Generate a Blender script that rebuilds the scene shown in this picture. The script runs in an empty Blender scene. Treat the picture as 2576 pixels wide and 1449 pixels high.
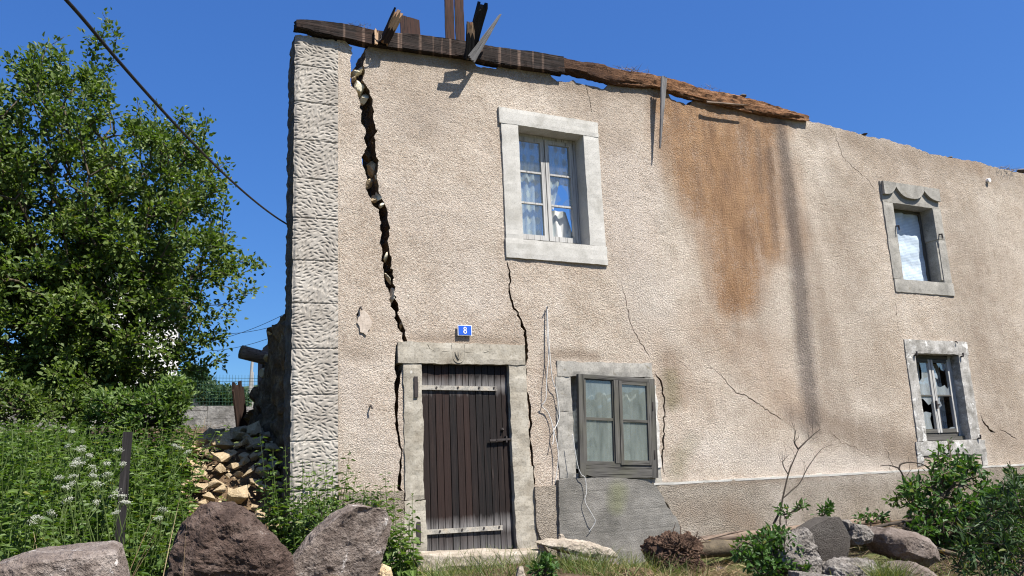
import bpy, bmesh, math, random
import numpy as np
from mathutils import Vector, Matrix, noise
from mathutils.geometry import delaunay_2d_cdt

SC = bpy.context.scene
COL = SC.collection
rad = math.radians

# ---------------------------------------------------------------- camera
FPX = 2167.33                       # focal length in pixels of a 2576 x 1449 picture
RM = np.array([[0.89889267, 0.05525322, 0.4346712],
               [-0.43604626, 0.21032819, 0.87500041],
               [-0.04307702, -0.9760682, 0.21315543]])
CAM = np.array([0.0, -8.66, 0.8])
cd = bpy.data.cameras.new('camera')
cam = bpy.data.objects.new('camera', cd)
COL.objects.link(cam)
cd.sensor_width = 36.0
cd.lens = 36.0 * FPX / 2576.0
cd.clip_end = 5000
mw = Matrix.Identity(4)
for i in range(3):
    mw[i][0] = RM[i, 0]; mw[i][1] = -RM[i, 1]; mw[i][2] = -RM[i, 2]; mw[i][3] = CAM[i]
cam.matrix_world = mw
SC.camera = cam

# ---------------------------------------------------------------- sky, sun, exposure
SUN_AZ, SUN_EL = 31.0, 55.5         # azimuth to the right of the facade normal
w = bpy.data.worlds.new('World'); SC.world = w; w.use_nodes = True
nt = w.node_tree
bg = nt.nodes['Background']
sky = nt.nodes.new('ShaderNodeTexSky'); sky.sky_type = 'NISHITA'
sky.sun_disc = False
sky.sun_elevation = rad(SUN_EL); sky.sun_rotation = rad(180 - SUN_AZ)
sky.altitude = 900; sky.air_density = 1.0; sky.dust_density = 2.0; sky.ozone_density = 4.0
def wmath(op, a_, b_):
    m_ = nt.nodes.new('ShaderNodeMath'); m_.operation = op
    for i_, v_ in ((0, a_), (1, b_)):
        if isinstance(v_, bpy.types.NodeSocket): nt.links.new(v_, m_.inputs[i_])
        else: m_.inputs[i_].default_value = v_
    return m_.outputs[0]
# the deep clear blue of the photograph: same sky, deeper saturation, gentler gradient
sep = nt.nodes.new('ShaderNodeSeparateColor'); nt.links.new(sky.outputs[0], sep.inputs[0])
bb = wmath('MAXIMUM', sep.outputs[2], 0.001); lv = wmath('MULTIPLY', wmath('POWER', bb, 0.584), 1.86)
comb = nt.nodes.new('ShaderNodeCombineColor')
nt.links.new(wmath('MULTIPLY', lv, wmath('POWER', wmath('DIVIDE', sep.outputs[0], bb), 1.85)), comb.inputs[0])
nt.links.new(wmath('MULTIPLY', lv, wmath('POWER', wmath('DIVIDE', sep.outputs[1], bb), 1.70)), comb.inputs[1])
nt.links.new(lv, comb.inputs[2])
nt.links.new(comb.outputs[0], bg.inputs[0]); bg.inputs[1].default_value = 0.085
sd = bpy.data.lights.new('sun', 'SUN'); sd.energy = 5.0; sd.angle = rad(0.5); sd.color = (1.0, 0.95, 0.87)
so = bpy.data.objects.new('sun', sd); COL.objects.link(so)
a, e = rad(SUN_AZ), rad(SUN_EL)
sdir = Vector((math.sin(a) * math.cos(e), -math.cos(a) * math.cos(e), math.sin(e)))
so.rotation_euler = sdir.to_track_quat('Z', 'Y').to_euler()
so.location = (6, -12, 15)
SC.view_settings.view_transform = 'Standard'; SC.view_settings.look = 'None'
SC.view_settings.exposure = 0.98; SC.view_settings.gamma = 1.0
SC.render.film_transparent = False
SC.cycles.filter_width = 1.15
SC.cycles.transparent_max_bounces = 24

# ---------------------------------------------------------------- helpers
def P(px, py, y=0.0):
    """world point on the plane y seen at picture position px, py"""
    d = RM @ np.array([px - 1288.0, py - 724.5, FPX])
    t = (y - CAM[1]) / d[1]
    return CAM + d * t

def proj(v):
    c = (np.asarray(v) - CAM) @ RM
    return 1288.0 + FPX * c[..., 0] / c[..., 2], 724.5 + FPX * c[..., 1] / c[..., 2]

class MB:
    def __init__(s): s.v = []; s.f = []; s.m = []
    def add(s, vs, fs, mi=0):
        o = len(s.v); s.v.extend([tuple(map(float, p)) for p in vs])
        s.f.extend([tuple(i + o for i in f) for f in fs]); s.m.extend([mi] * len(fs))
    def box(s, x0, x1, y0, y1, z0, z1, mi=0, M=None):
        vs = [Vector(p) for p in ((x0,y0,z0),(x1,y0,z0),(x1,y1,z0),(x0,y1,z0),(x0,y0,z1),(x1,y0,z1),(x1,y1,z1),(x0,y1,z1))]
        if M is not None: vs = [M @ p for p in vs]
        s.add(vs, [(0,3,2,1),(4,5,6,7),(0,1,5,4),(1,2,6,5),(2,3,7,6),(3,0,4,7)], mi)
    def tube(s, pts, rs, n=6, mi=0, caps=True):
        pts = [Vector(p) for p in pts]
        if not hasattr(rs, '__len__'): rs = [rs] * len(pts)
        up = Vector((0.31, 0.17, 0.93))
        vs = []
        for i, p in enumerate(pts):
            d = pts[min(i + 1, len(pts) - 1)] - pts[max(i - 1, 0)]
            if d.length < 1e-9: d = Vector((0, 0, 1))
            d.normalize()
            u = up - d * up.dot(d)
            if u.length < 0.05: u = Vector((1, 0, 0)) - d * d.x
            u.normalize(); v = d.cross(u)
            for k in range(n):
                a = 2 * math.pi * k / n
                vs.append(p + (u * math.cos(a) + v * math.sin(a)) * rs[i])
        fs = []
        for i in range(len(pts) - 1):
            for k in range(n):
                k2 = (k + 1) % n
                fs.append((i*n+k, i*n+k2, (i+1)*n+k2, (i+1)*n+k))
        if caps:
            fs.append(tuple(range(n - 1, -1, -1))); fs.append(tuple((len(pts)-1)*n + k for k in range(n)))
        s.add(vs, fs, mi)
    def build(s, name, mats, parent=None, smooth=False):
        me = bpy.data.meshes.new(name)
        me.from_pydata(s.v, [], s.f)
        if not isinstance(mats, (list, tuple)): mats = [mats]
        for m in mats: me.materials.append(m)
        if len(mats) > 1: me.polygons.foreach_set('material_index', s.m)
        if smooth: me.polygons.foreach_set('use_smooth', [True] * len(me.polygons))
        me.update()
        return link(name, me, parent)

def link(name, me, parent=None):
    o = bpy.data.objects.new(name, me); COL.objects.link(o)
    if parent is not None: o.parent = parent
    return o

def tag(o, label, cat, group=None, kind=None):
    if label: o['label'] = label
    if cat: o['category'] = cat
    if group: o['group'] = group
    if kind: o['kind'] = kind
    return o

def empty(name, loc=(0, 0, 0)):
    o = bpy.data.objects.new(name, None); COL.objects.link(o); o.location = loc
    o.empty_display_size = 0.1
    return o

def smoothstep(a, b, x):
    t = np.clip((np.asarray(x, float) - a) / (b - a), 0, 1)
    return t * t * (3 - 2 * t)

def fbm(x, y, z=0.0, oct=4):
    return noise.fractal(Vector((x, y, z)), 0.9, 2.1, oct)

# ---------------------------------------------------------------- material helpers
class NT:
    def __init__(s, name):
        s.mat = bpy.data.materials.new(name); s.mat.use_nodes = True
        s.t = s.mat.node_tree; s.b = s.t.nodes['Principled BSDF']; s.out = s.t.nodes['Material Output']
        s.b.inputs['Specular IOR Level'].default_value = 0.25
        s.b.inputs['Roughness'].default_value = 0.85
    def n(s, typ, ins=None, **props):
        nd = s.t.nodes.new(typ)
        for k, v in props.items(): setattr(nd, k, v)
        for k, v in (ins or {}).items(): s.put(nd.inputs[k], v)
        return nd
    def put(s, sock, v):
        if isinstance(v, bpy.types.NodeSocket): s.t.links.new(v, sock)
        else:
            if hasattr(sock.default_value, '__len__') and len(sock.default_value) == 4 and len(v) == 3: v = tuple(v) + (1,)
            sock.default_value = v
    def coord(s, scale=(1, 1, 1), rot=(0, 0, 0), src='Object'):
        tc = s.n('ShaderNodeTexCoord')
        return s.n('ShaderNodeMapping', {'Vector': tc.outputs[src], 'Scale': scale, 'Rotation': rot}).outputs[0]
    def noise(s, vec, scale, detail=4, rough=0.6, dist=0.0):
        return s.n('ShaderNodeTexNoise', {'Vector': vec, 'Scale': scale, 'Detail': detail, 'Roughness': rough, 'Distortion': dist}).outputs[0]
    def vor(s, vec, scale, feature='F1', out=0, rnd=1.0):
        return s.n('ShaderNodeTexVoronoi', {'Vector': vec, 'Scale': scale, 'Randomness': rnd}, feature=feature).outputs[out]
    def ramp(s, fac, stops, interp='LINEAR'):
        r = s.n('ShaderNodeValToRGB', {'Fac': fac}); cr = r.color_ramp; cr.interpolation = interp
        while len(cr.elements) < len(stops): cr.elements.new(0.5)
        for el, (p, c) in zip(cr.elements, stops):
            el.position = p
            if not hasattr(c, '__len__'): c = (c, c, c)
            el.color = tuple(c) + (1,) if len(c) == 3 else c
        return r.outputs[0]
    def mix(s, fac, a, b, mode='MIX'):
        m = s.n('ShaderNodeMix', data_type='RGBA', blend_type=mode)
        s.put(m.inputs[0], fac); s.put(m.inputs[6], a); s.put(m.inputs[7], b)
        return m.outputs[2]
    def math(s, op, a, b=0.0, clamp=False):
        m = s.n('ShaderNodeMath', operation=op); m.use_clamp = clamp
        s.put(m.inputs[0], a); s.put(m.inputs[1], b)
        return m.outputs[0]
    def attr(s, name):
        return s.n('ShaderNodeAttribute', attribute_name=name).outputs['Fac']
    def bump(s, h, strength=1.0, dist=0.01, nrm=None):
        b = s.n('ShaderNodeBump', {'Height': h, 'Strength': strength, 'Distance': dist})
        if nrm is not None: s.put(b.inputs['Normal'], nrm)
        return b.outputs[0]
    def done(s, col, nrm=None, rough=None, spec=None):
        s.put(s.b.inputs['Base Color'], col)
        if nrm is not None: s.put(s.b.inputs['Normal'], nrm)
        if rough is not None: s.put(s.b.inputs['Roughness'], rough)
        if spec is not None: s.put(s.b.inputs['Specular IOR Level'], spec)
        return s.mat

def mat_roughcast(name, base, dirt, stains=True, grain=1.0, disp=False):
    k = NT(name); c = k.coord()
    big = k.noise(c, 0.8, 6, 0.68)
    mid = k.noise(c, 2.2, 8, 0.76)
    fine = k.noise(c, 120.0 * grain, 3, 0.65)
    warp = k.n('ShaderNodeMix', {0: 0.02, 4: c, 5: k.n('ShaderNodeTexNoise', {'Vector': c, 'Scale': 40.0}).outputs[1]}, data_type='VECTOR').outputs[1]
    peb = k.vor(warp, 92.0 * grain, 'F1')
    pv = k.n('ShaderNodeSeparateColor', {0: k.vor(warp, 92.0 * grain, 'F1', 1)}).outputs[0]
    col = k.mix(k.ramp(big, [(0.38, 0.0), (0.62, 1.0)]), tuple(b * 1.05 for b in base), tuple(b * f for b, f in zip(base, (0.81, 0.765, 0.72))))
    col = k.mix(k.ramp(mid, [(0.40, 0.0), (0.72, 0.7)]), col, dirt)
    col = k.mix(k.ramp(pv, [(0.0, 0.6), (0.2, 0.0), (0.65, 0.0), (1.0, 0.5)]), col,
                k.mix(k.ramp(pv, [(0.45, 0.0), (0.55, 1.0)]), tuple(b * 0.55 for b in dirt), tuple(min(.75, b * 1.25) for b in base)))  # grain specks: the dark ones also paint in shadowed pits
    if stains:
        streak = k.noise(k.coord((2.2, 1.0, 0.25)), 2.6, 6, 0.68)
        blot = k.noise(c, 3.2, 7, 0.75, 0.5)
        sb = k.math('ADD', k.math('MULTIPLY', streak, 0.6), k.math('MULTIPLY', blot, 0.6))
        def st(a, gain, add=0.35):
            t = k.math('MULTIPLY', k.attr(a), k.math('ADD', k.math('MULTIPLY', k.math('SUBTRACT', sb, 0.6), 2.2), 0.72 + add))
            t = k.math('MULTIPLY', t, k.math('ADD', k.math('MULTIPLY', fine, 0.7), k.math('ADD', k.math('MULTIPLY', pv, 0.8), 0.25)))
            return k.ramp(t, [(0.02, 0.0), (0.95, gain)])
        col = k.mix(st('pale', 0.45), col, (0.64, 0.575, 0.515))
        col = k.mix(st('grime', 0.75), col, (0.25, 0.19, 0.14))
        col = k.mix(st('rust', 0.9), col, k.mix(k.ramp(k.noise(k.coord((1.8, 1, 0.6)), 2.4, 6, 0.75), [(0.35, 0.0), (0.65, 1.0)]), (0.41, 0.235, 0.115), (0.19, 0.098, 0.048)))
        col = k.mix(st('soot', 0.8, 0.2), col, (0.12, 0.10, 0.09))
        col = k.mix(st('moss', 0.55), col, (0.22, 0.20, 0.11))
    h = k.math('ADD', k.math('MULTIPLY', k.ramp(peb, [(0.0, 1.0), (0.6, 0.0)]), 0.6), k.math('MULTIPLY', fine, 1.5))
    h2 = k.math('ADD', h, k.math('MULTIPLY', k.noise(c, 40, 5, 0.75), 0.9))
    if disp:
        hd = k.math('ADD', k.noise(c, 46.0, 4, 0.75), k.math('MULTIPLY', k.noise(c, 7.0, 5, 0.65), 0.7))
        dn = k.n('ShaderNodeDisplacement', {'Height': hd, 'Midlevel': 0.85, 'Scale': 0.008})
        k.t.links.new(dn.outputs[0], k.out.inputs['Displacement']); k.mat.displacement_method = 'BOTH'
        return k.done(col, k.bump(h2, 1.0, 0.013), 0.95, 0.1)
    return k.done(col, k.bump(h2, 1.0, 0.014), 0.95, 0.1)

def mat_stone(name, cols, scale=4.0, bumpd=0.01, fine=60, patch=None, rough=0.9, bstr=0.6, stops=(0.3, 0.5, 0.7)):
    k = NT(name); c = k.coord()
    a = k.noise(c, scale, 6, 0.65, 0.2); b = k.noise(c, fine, 4, 0.7)
    col = k.ramp(a, list(zip(stops, cols)))
    col = k.mix(k.ramp(b, [(0.35, 0.5), (0.5, 0.0)]), col, tuple(x * 0.55 for x in cols[0]))
    if patch:
        col = k.mix(k.ramp(k.noise(c, patch[1], 5, 0.7, 0.5), [(patch[2], 0.0), (patch[2] + 0.04, 1.0)]), col, patch[0])
    h = k.math('ADD', k.math('MULTIPLY', b, 0.5), k.math('MULTIPLY', k.noise(c, scale * 4, 5, 0.65), 1.0))
    return k.done(col, k.bump(h, bstr, bumpd), rough, 0.2)

def mat_wood(name, c0, c1, c2, axis=0, gscale=1.0, grey=None, bumpd=0.006):
    """grain runs along the object axis given"""
    k = NT(name)
    s = [26 * gscale] * 3; s[axis] = 1.3 * gscale
    g = k.noise(k.coord(tuple(s)), 1.5, 6, 0.65, 0.6)
    s2 = [9 * gscale] * 3; s2[axis] = 0.8 * gscale
    g2 = k.noise(k.coord(tuple(s2)), 1.3, 4, 0.6, 0.3)
    s3 = [90 * gscale] * 3; s3[axis] = 1.6 * gscale
    cr = k.noise(k.coord(tuple(s3)), 1.0, 3, 0.5)
    col = k.ramp(g, [(0.3, c0), (0.52, c1), (0.72, c2)])
    col = k.mix(k.ramp(g2, [(0.35, 0.0), (0.7, 0.65)]), col, c0)
    if grey: col = k.mix(k.ramp(k.noise(k.coord(), 2.2, 4, 0.6), [(0.45, 0.0), (0.7, 0.8)]), col, grey)
    col = k.mix(k.ramp(cr, [(0.34, 0.85), (0.42, 0.0)]), col, tuple(x * 0.25 for x in c0))
    h = k.math('ADD', g, k.math('MULTIPLY', k.ramp(cr, [(0.34, 0.0), (0.42, 1.0)]), 0.7))
    return k.done(col, k.bump(h, 0.8, bumpd), 0.85, 0.2)

def mat_leaf(name, dark, light, trans=0.3, yellow=(0.20, 0.19, 0.03), ypart=0.04, rough=0.55):
    k = NT(name)
    r = k.n('ShaderNodeNewGeometry').outputs['Random Per Island']
    col = k.ramp(r, [(0.0, dark), (0.55, tuple((x + y) / 2 for x, y in zip(dark, light))), (1 - ypart, light), (1.0, yellow)])
    big = k.noise(k.coord(), 1.3, 3, 0.6)
    col = k.mix(k.ramp(big, [(0.35, 0.0), (0.7, 0.5)]), col, dark)
    k.done(col, None, rough, 0.35)
    tr = k.n('ShaderNodeBsdfTranslucent', {'Color': k.mix(1.0, col, (1.3, 1.5, 0.5), 'MULTIPLY')})
    mx = k.n('ShaderNodeMixShader', {0: trans, 1: k.b.outputs[0], 2: tr.outputs[0]})
    k.t.links.new(mx.outputs[0], k.out.inputs[0])
    return k.mat

def mat_plain(name, col, rough=0.7, var=0.25, scale=20, metal=0.0, bumpd=0.002, spec=0.3):
    k = NT(name); c = k.coord()
    nz = k.noise(c, scale, 5, 0.65)
    col2 = k.mix(k.ramp(nz, [(0.3, 0.0), (0.7, 1.0)]), col, tuple(x * (1 - var) for x in col))
    k.b.inputs['Metallic'].default_value = metal
    return k.done(col2, k.bump(nz, 0.4, bumpd), rough, spec)

def mat_glass(name, film=0.12, filmcol=(0.5, 0.5, 0.46), wob=0.02, refl=1.0):
    k = NT(name); c = k.coord()
    nrm = k.bump(k.noise(c, 3.0, 2, 0.5), 0.25, wob)
    gl = k.n('ShaderNodeBsdfGlossy', {'Color': (1, 1, 1), 'Roughness': 0.02, 'Normal': nrm})
    tr = k.n('ShaderNodeBsdfTransparent', {'Color': (0.86, 0.9, 0.9)})
    df = k.n('ShaderNodeBsdfDiffuse', {'Color': filmcol})
    fr = k.n('ShaderNodeFresnel', {'IOR': 1.5, 'Normal': nrm})
    front = k.math('SUBTRACT', 1.0, k.n('ShaderNodeNewGeometry').outputs['Backfacing'])
    f2 = k.math('MULTIPLY', k.math('MULTIPLY', fr.outputs[0], 1.9 * refl, True), front)
    dirt = k.noise(k.coord((6, 6, 1.2)), 1.5, 5, 0.65)
    m1 = k.n('ShaderNodeMixShader', {0: k.math('MULTIPLY', k.ramp(dirt, [(0.3, 0.3), (0.7, 1.0)]), film), 1: tr.outputs[0], 2: df.outputs[0]})
    m2 = k.n('ShaderNodeMixShader', {0: f2, 1: m1.outputs[0], 2: gl.outputs[0]})
    k.t.links.new(m2.outputs[0], k.out.inputs[0])
    return k.mat

def mat_lace(name):
    k = NT(name)
    c = k.coord((1, 1, 1))
    wv = k.n('ShaderNodeSeparateXYZ', {0: c})
    def grid(scale, thr):
        a = k.math('PINGPONG', k.math('MULTIPLY', wv.outputs[0], scale), 0.5)
        b = k.math('PINGPONG', k.math('MULTIPLY', wv.outputs[2], scale), 0.5)
        return k.math('MAXIMUM', k.math('GREATER_THAN', a, thr), k.math('GREATER_THAN', b, thr))
    mesh = grid(70, 0.34)
    motif = k.math('GREATER_THAN', k.math('ADD', k.math('SINE', k.math('MULTIPLY', wv.outputs[0], 55.0)), k.math('SINE', k.math('MULTIPLY', wv.outputs[2], 38.0))), 0.75)
    al = k.math('MAXIMUM', mesh, motif)
    al = k.math('ADD', k.math('MULTIPLY', al, 0.64), 0.32)
    d = k.n('ShaderNodeBsdfDiffuse', {'Color': (0.82, 0.83, 0.82)})
    t2 = k.n('ShaderNodeBsdfTranslucent', {'Color': (0.8, 0.82, 0.82)})
    m0 = k.n('ShaderNodeMixShader', {0: 0.45, 1: d.outputs[0], 2: t2.outputs[0]})
    t = k.n('ShaderNodeBsdfTransparent')
    m = k.n('ShaderNodeMixShader', {0: al, 1: t.outputs[0], 2: m0.outputs[0]})
    k.t.links.new(m.outputs[0], k.out.inputs[0])
    return k.mat

M = {}
M['wall'] = mat_roughcast('roughcast', (0.65, 0.564, 0.478), (0.36, 0.277, 0.207), disp=True)
M['plinth'] = mat_roughcast('plinth_roughcast', (0.37, 0.325, 0.27), (0.175, 0.15, 0.12), stains=True, grain=0.8)
M['core'] = mat_stone('rubble_core', [(0.07, 0.045, 0.028), (0.15, 0.10, 0.06), (0.30, 0.22, 0.13)], 7, 0.04, 40, bstr=1.0)  # colour lowered so crack faces and end wall read as deep shade
M['pale_stone'] = mat_stone('limestone', [(0.36, 0.26, 0.15), (0.50, 0.385, 0.24), (0.62, 0.51, 0.36)], 5, 0.015, 50, bstr=0.9)
M['step_stone'] = mat_stone('step_stone', [(0.22, 0.18, 0.14), (0.33, 0.285, 0.23), (0.43, 0.38, 0.32)], 5, 0.012, 50, bstr=0.8)
M['cream_stone'] = mat_stone('cream_limestone', [(0.6, 0.52, 0.36), (0.7, 0.63, 0.46), (0.75, 0.7, 0.56)], 5, 0.008, 50, bstr=0.5)
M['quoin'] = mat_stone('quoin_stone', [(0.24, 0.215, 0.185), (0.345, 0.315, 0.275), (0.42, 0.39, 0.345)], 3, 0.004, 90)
M['quoin_side'] = mat_stone('quoin_shaded_stone', [(0.07, 0.06, 0.05), (0.13, 0.11, 0.095), (0.21, 0.185, 0.16)], 9, 0.03, 50, bstr=1.0)  # weathered side of the pillar, its colour darkened further to deepen the shade
M['smooth_stone'] = mat_stone('rendered_stone', [(0.35, 0.335, 0.30), (0.47, 0.455, 0.42), (0.52, 0.505, 0.47)], 3, 0.003, 90, bstr=0.35)
M['old_stone'] = mat_stone('old_grey_stone', [(0.20, 0.19, 0.17), (0.30, 0.285, 0.255), (0.40, 0.38, 0.34)], 5, 0.006, 50, patch=((0.22, 0.20, 0.16), 9, 0.62))
M['door_stone'] = mat_stone('door_stone', [(0.23, 0.20, 0.155), (0.34, 0.31, 0.255), (0.44, 0.41, 0.35)], 3.5, 0.009, 45, patch=((0.52, 0.50, 0.455), 4, 0.66))
M['white_stone'] = mat_stone('limewashed_stone', [(0.16, 0.15, 0.13), (0.34, 0.325, 0.30), (0.52, 0.50, 0.47)], 5, 0.01, 45, patch=((0.58, 0.57, 0.54), 6, 0.58))
M['plaster'] = mat_stone('white_plaster', [(0.40, 0.38, 0.35), (0.50, 0.485, 0.455), (0.58, 0.57, 0.54)], 6, 0.006, 50)
def mat_concrete():
    k = NT('board_concrete'); c = k.coord()
    n1 = k.noise(c, 2.0, 6, 0.7); n2 = k.noise(c, 70, 4, 0.7); n3 = k.noise(k.coord((1, 1, 6)), 2.2, 5, 0.65)
    col = k.ramp(n1, [(0.3, (0.10, 0.095, 0.083)), (0.5, (0.175, 0.165, 0.147)), (0.72, (0.28, 0.265, 0.24))])
    col = k.mix(k.ramp(n2, [(0.55, 0.0), (0.7, 0.6)]), col, (0.33, 0.32, 0.295))
    col = k.mix(k.ramp(k.math('MULTIPLY', k.attr('moss'), k.math('ADD', n1, 0.5)), [(0.35, 0.0), (1.0, 0.6)]), col, (0.15, 0.16, 0.07))
    z = k.n('ShaderNodeSeparateXYZ', {0: c}).outputs[2]
    zz = k.math('ADD', z, k.math('MULTIPLY', n3, 0.05))
    ln = k.math('PINGPONG', k.math('ADD', zz, 0.07), 0.115)
    ed = k.ramp(ln, [(0.0, 1.0), (0.018, 0.0)])
    col = k.mix(k.math('MULTIPLY', ed, k.ramp(k.noise(c, 5, 5, 0.7), [(0.52, 0.0), (0.7, 0.22)])), col, (0.06, 0.055, 0.05))
    h = k.math('SUBTRACT', k.math('ADD', k.math('MULTIPLY', n2, 1.2), n3), k.math('MULTIPLY', ed, 0.14))
    return k.done(col, k.bump(h, 0.8, 0.012), 0.92, 0.15)
M['concrete'] = mat_concrete()
def mat_door():
    k = NT('door_wood'); 
    oi = k.n('ShaderNodeNewGeometry').outputs['Random Per Island']
    off = k.n('ShaderNodeCombineXYZ', {0: k.math('MULTIPLY', oi, 13.0), 1: 0.0, 2: k.math('MULTIPLY', oi, 7.0)}).outputs[0]
    tc = k.n('ShaderNodeTexCoord').outputs['Object']
    v = k.n('ShaderNodeVectorMath', {0: tc, 1: off}, operation='ADD').outputs[0]
    def mp(s): return k.n('ShaderNodeMapping', {'Vector': v, 'Scale': s}).outputs[0]
    g = k.noise(mp((30, 8, 1.4)), 1.4, 6, 0.68, 0.9)
    g2 = k.noise(mp((110, 10, 2.0)), 1.0, 4, 0.6)
    col = k.ramp(g, [(0.32, (0.002, 0.0017, 0.0016)), (0.5, (0.007, 0.0045, 0.004)), (0.62, (0.016, 0.010, 0.0085)), (0.76, (0.055, 0.042, 0.037))])
    col = k.mix(k.ramp(oi, [(0.2, 0.0), (1.0, 0.55)]), col, (0.035, 0.016, 0.011))
    z = k.n('ShaderNodeSeparateXYZ', {0: tc}).outputs[2]
    def near(zc, wd):
        dd = k.math('ABSOLUTE', k.math('SUBTRACT', z, zc))
        return k.ramp(k.math('ADD', dd, k.math('MULTIPLY', k.math('SUBTRACT', k.noise(mp((14, 5, 1.0)), 2.0, 4, 0.6), 0.5), 0.16)), [(0.0, 1.0), (wd, 0.0)])
    wm = k.math('MAXIMUM', near(1.79, 0.11), k.math('MAXIMUM', near(0.30, 0.12), near(-0.02, 0.30)))
    col = k.mix(k.math('MULTIPLY', wm, k.ramp(g2, [(0.3, 0.35), (0.6, 0.9)])), col, (0.20, 0.19, 0.185))
    col = k.mix(k.ramp(g2, [(0.33, 0.8), (0.42, 0.0)]), col, (0.006, 0.005, 0.005))
    return k.done(col, k.bump(k.math('ADD', g, k.math('MULTIPLY', g2, 0.6)), 0.9, 0.008), 0.7, 0.3)
M['door'] = mat_door()
M['beam'] = mat_wood('old_beam', (0.014, 0.009, 0.007), (0.035, 0.02, 0.015), (0.08, 0.05, 0.038), 0, 1.0, None, 0.012)
M['brown_board'] = mat_wood('brown_board', (0.010, 0.003, 0.001), (0.024, 0.007, 0.002), (0.045, 0.015, 0.005), 0, 0.8)  # colour darkened to stand in for the shade on these boards
M['black_board'] = mat_wood('black_board', (0.01, 0.009, 0.009), (0.02, 0.018, 0.018), (0.045, 0.04, 0.04), 0, 1.0)
M['grey_board'] = mat_wood('grey_board', (0.12, 0.115, 0.115), (0.20, 0.195, 0.195), (0.30, 0.295, 0.29), 0, 1.3)
M['frame_grey'] = mat_wood('weathered_frame', (0.06, 0.057, 0.052), (0.105, 0.10, 0.092), (0.17, 0.162, 0.15), 2, 1.2, (0.09, 0.088, 0.065), 0.005)
M['frame_grey_h'] = mat_wood('weathered_rail', (0.06, 0.057, 0.052), (0.105, 0.10, 0.092), (0.17, 0.162, 0.15), 0, 1.2, (0.09, 0.09, 0.06), 0.005)
M['frame_pale'] = mat_wood('pale_frame', (0.36, 0.35, 0.33), (0.46, 0.455, 0.44), (0.56, 0.55, 0.54), 2, 1.2, (0.36, 0.35, 0.34), 0.003)
M['break'] = mat_wood('broken_wood', (0.35, 0.22, 0.13), (0.50, 0.34, 0.22), (0.62, 0.47, 0.33), 0, 1.2)
M['rotten'] = mat_wood('rotten_log', (0.10, 0.055, 0.03), (0.27, 0.145, 0.075), (0.42, 0.27, 0.17), 0, 0.9, (0.20, 0.13, 0.09), 0.03)
M['log'] = mat_wood('pale_log', (0.13, 0.09, 0.065), (0.22, 0.165, 0.125), (0.33, 0.26, 0.21), 0, 1.0)
M['bark'] = mat_stone('bark', [(0.055, 0.045, 0.032), (0.10, 0.08, 0.055), (0.15, 0.12, 0.08)], 9, 0.012, 60, patch=((0.30, 0.20, 0.03), 7, 0.64))
M['twig'] = mat_plain('twig', (0.06, 0.047, 0.036), 0.9, 0.4, 30)
M['iron'] = mat_plain('rusty_iron', (0.06, 0.05, 0.048), 0.7, 0.5, 30, 0.2)
M['strap'] = mat_stone('painted_strap', [(0.12, 0.11, 0.10), (0.36, 0.34, 0.30), (0.42, 0.36, 0.28)], 8, 0.003, 60)
M['cable_white'] = mat_plain('white_cable', (0.62, 0.62, 0.60), 0.5, 0.15)
M['cable_black'] = mat_plain('black_cable', (0.012, 0.012, 0.014), 0.6, 0.2)
M['plate_blue'] = mat_plain('enamel_blue', (0.02, 0.10, 0.55), 0.3, 0.1, 30, spec=0.5)
M['plate_white'] = mat_plain('enamel_white', (0.8, 0.8, 0.8), 0.35, 0.05, 30, spec=0.5)
M['leaf'] = mat_leaf('apple_leaf', (0.045, 0.082, 0.012), (0.16, 0.215, 0.05), 0.32, ypart=.02)
M['nettle'] = mat_leaf('nettle_leaf', (0.052, 0.098, 0.02), (0.155, 0.225, 0.055), 0.33)
M['stem'] = mat_plain('green_stem', (0.085, 0.125, 0.03), 0.7, 0.3)
M['leaf2'] = mat_leaf('shrub_leaf', (0.030, 0.075, 0.016), (0.09, 0.17, 0.035), 0.28)
M['dark_leaf'] = mat_leaf('dark_leaf', (0.014, 0.038, 0.012), (0.07, 0.12, 0.04), 0.22)
M['flower'] = mat_plain('umbel_flower', (0.50, 0.51, 0.42), 0.8, 0.15)
M['grass'] = mat_leaf('grass_blade', (0.07, 0.11, 0.025), (0.16, 0.19, 0.06), 0.3, (0.36, 0.30, 0.14), 0.3)
M['straw'] = mat_leaf('dry_straw', (0.16, 0.105, 0.06), (0.36, 0.27, 0.16), 0.1, (0.45, 0.36, 0.22), 0.2, 0.8)
M['dead'] = mat_plain('dead_twig', (0.055, 0.04, 0.03), 0.9, 0.5, 20)
M['patch'] = mat_stone('beige_mortar', [(0.36, 0.30, 0.245), (0.46, 0.39, 0.325), (0.52, 0.45, 0.38)], 8, 0.006, 50)
M['apple'] = mat_plain('green_apple', (0.20, 0.28, 0.07), 0.4, 0.2, spec=0.5)
M['root'] = mat_stone('root_earth', [(0.05, 0.03, 0.02), (0.10, 0.06, 0.042), (0.17, 0.11, 0.075)], 9, 0.03, 50, bstr=1.0)
M['boulder_brown'] = mat_stone('brown_boulder', [(0.05, 0.033, 0.026), (0.105, 0.072, 0.058), (0.20, 0.15, 0.125)], 8, 0.05, 45, patch=((0.5, 0.47, 0.44), 7, 0.69), bstr=1.0)
M['boulder_pink'] = mat_stone('pink_boulder', [(0.11, 0.083, 0.070), (0.215, 0.175, 0.15), (0.33, 0.285, 0.255)], 7, 0.04, 45, patch=((0.56, 0.52, 0.49), 6, 0.62), bstr=1.0)
M['boulder_grey'] = mat_stone('grey_boulder', [(0.085, 0.065, 0.053), (0.155, 0.125, 0.108), (0.23, 0.195, 0.175)], 5, 0.018, 50, patch=((0.46, 0.44, 0.42), 6, 0.66), bstr=0.8)
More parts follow.
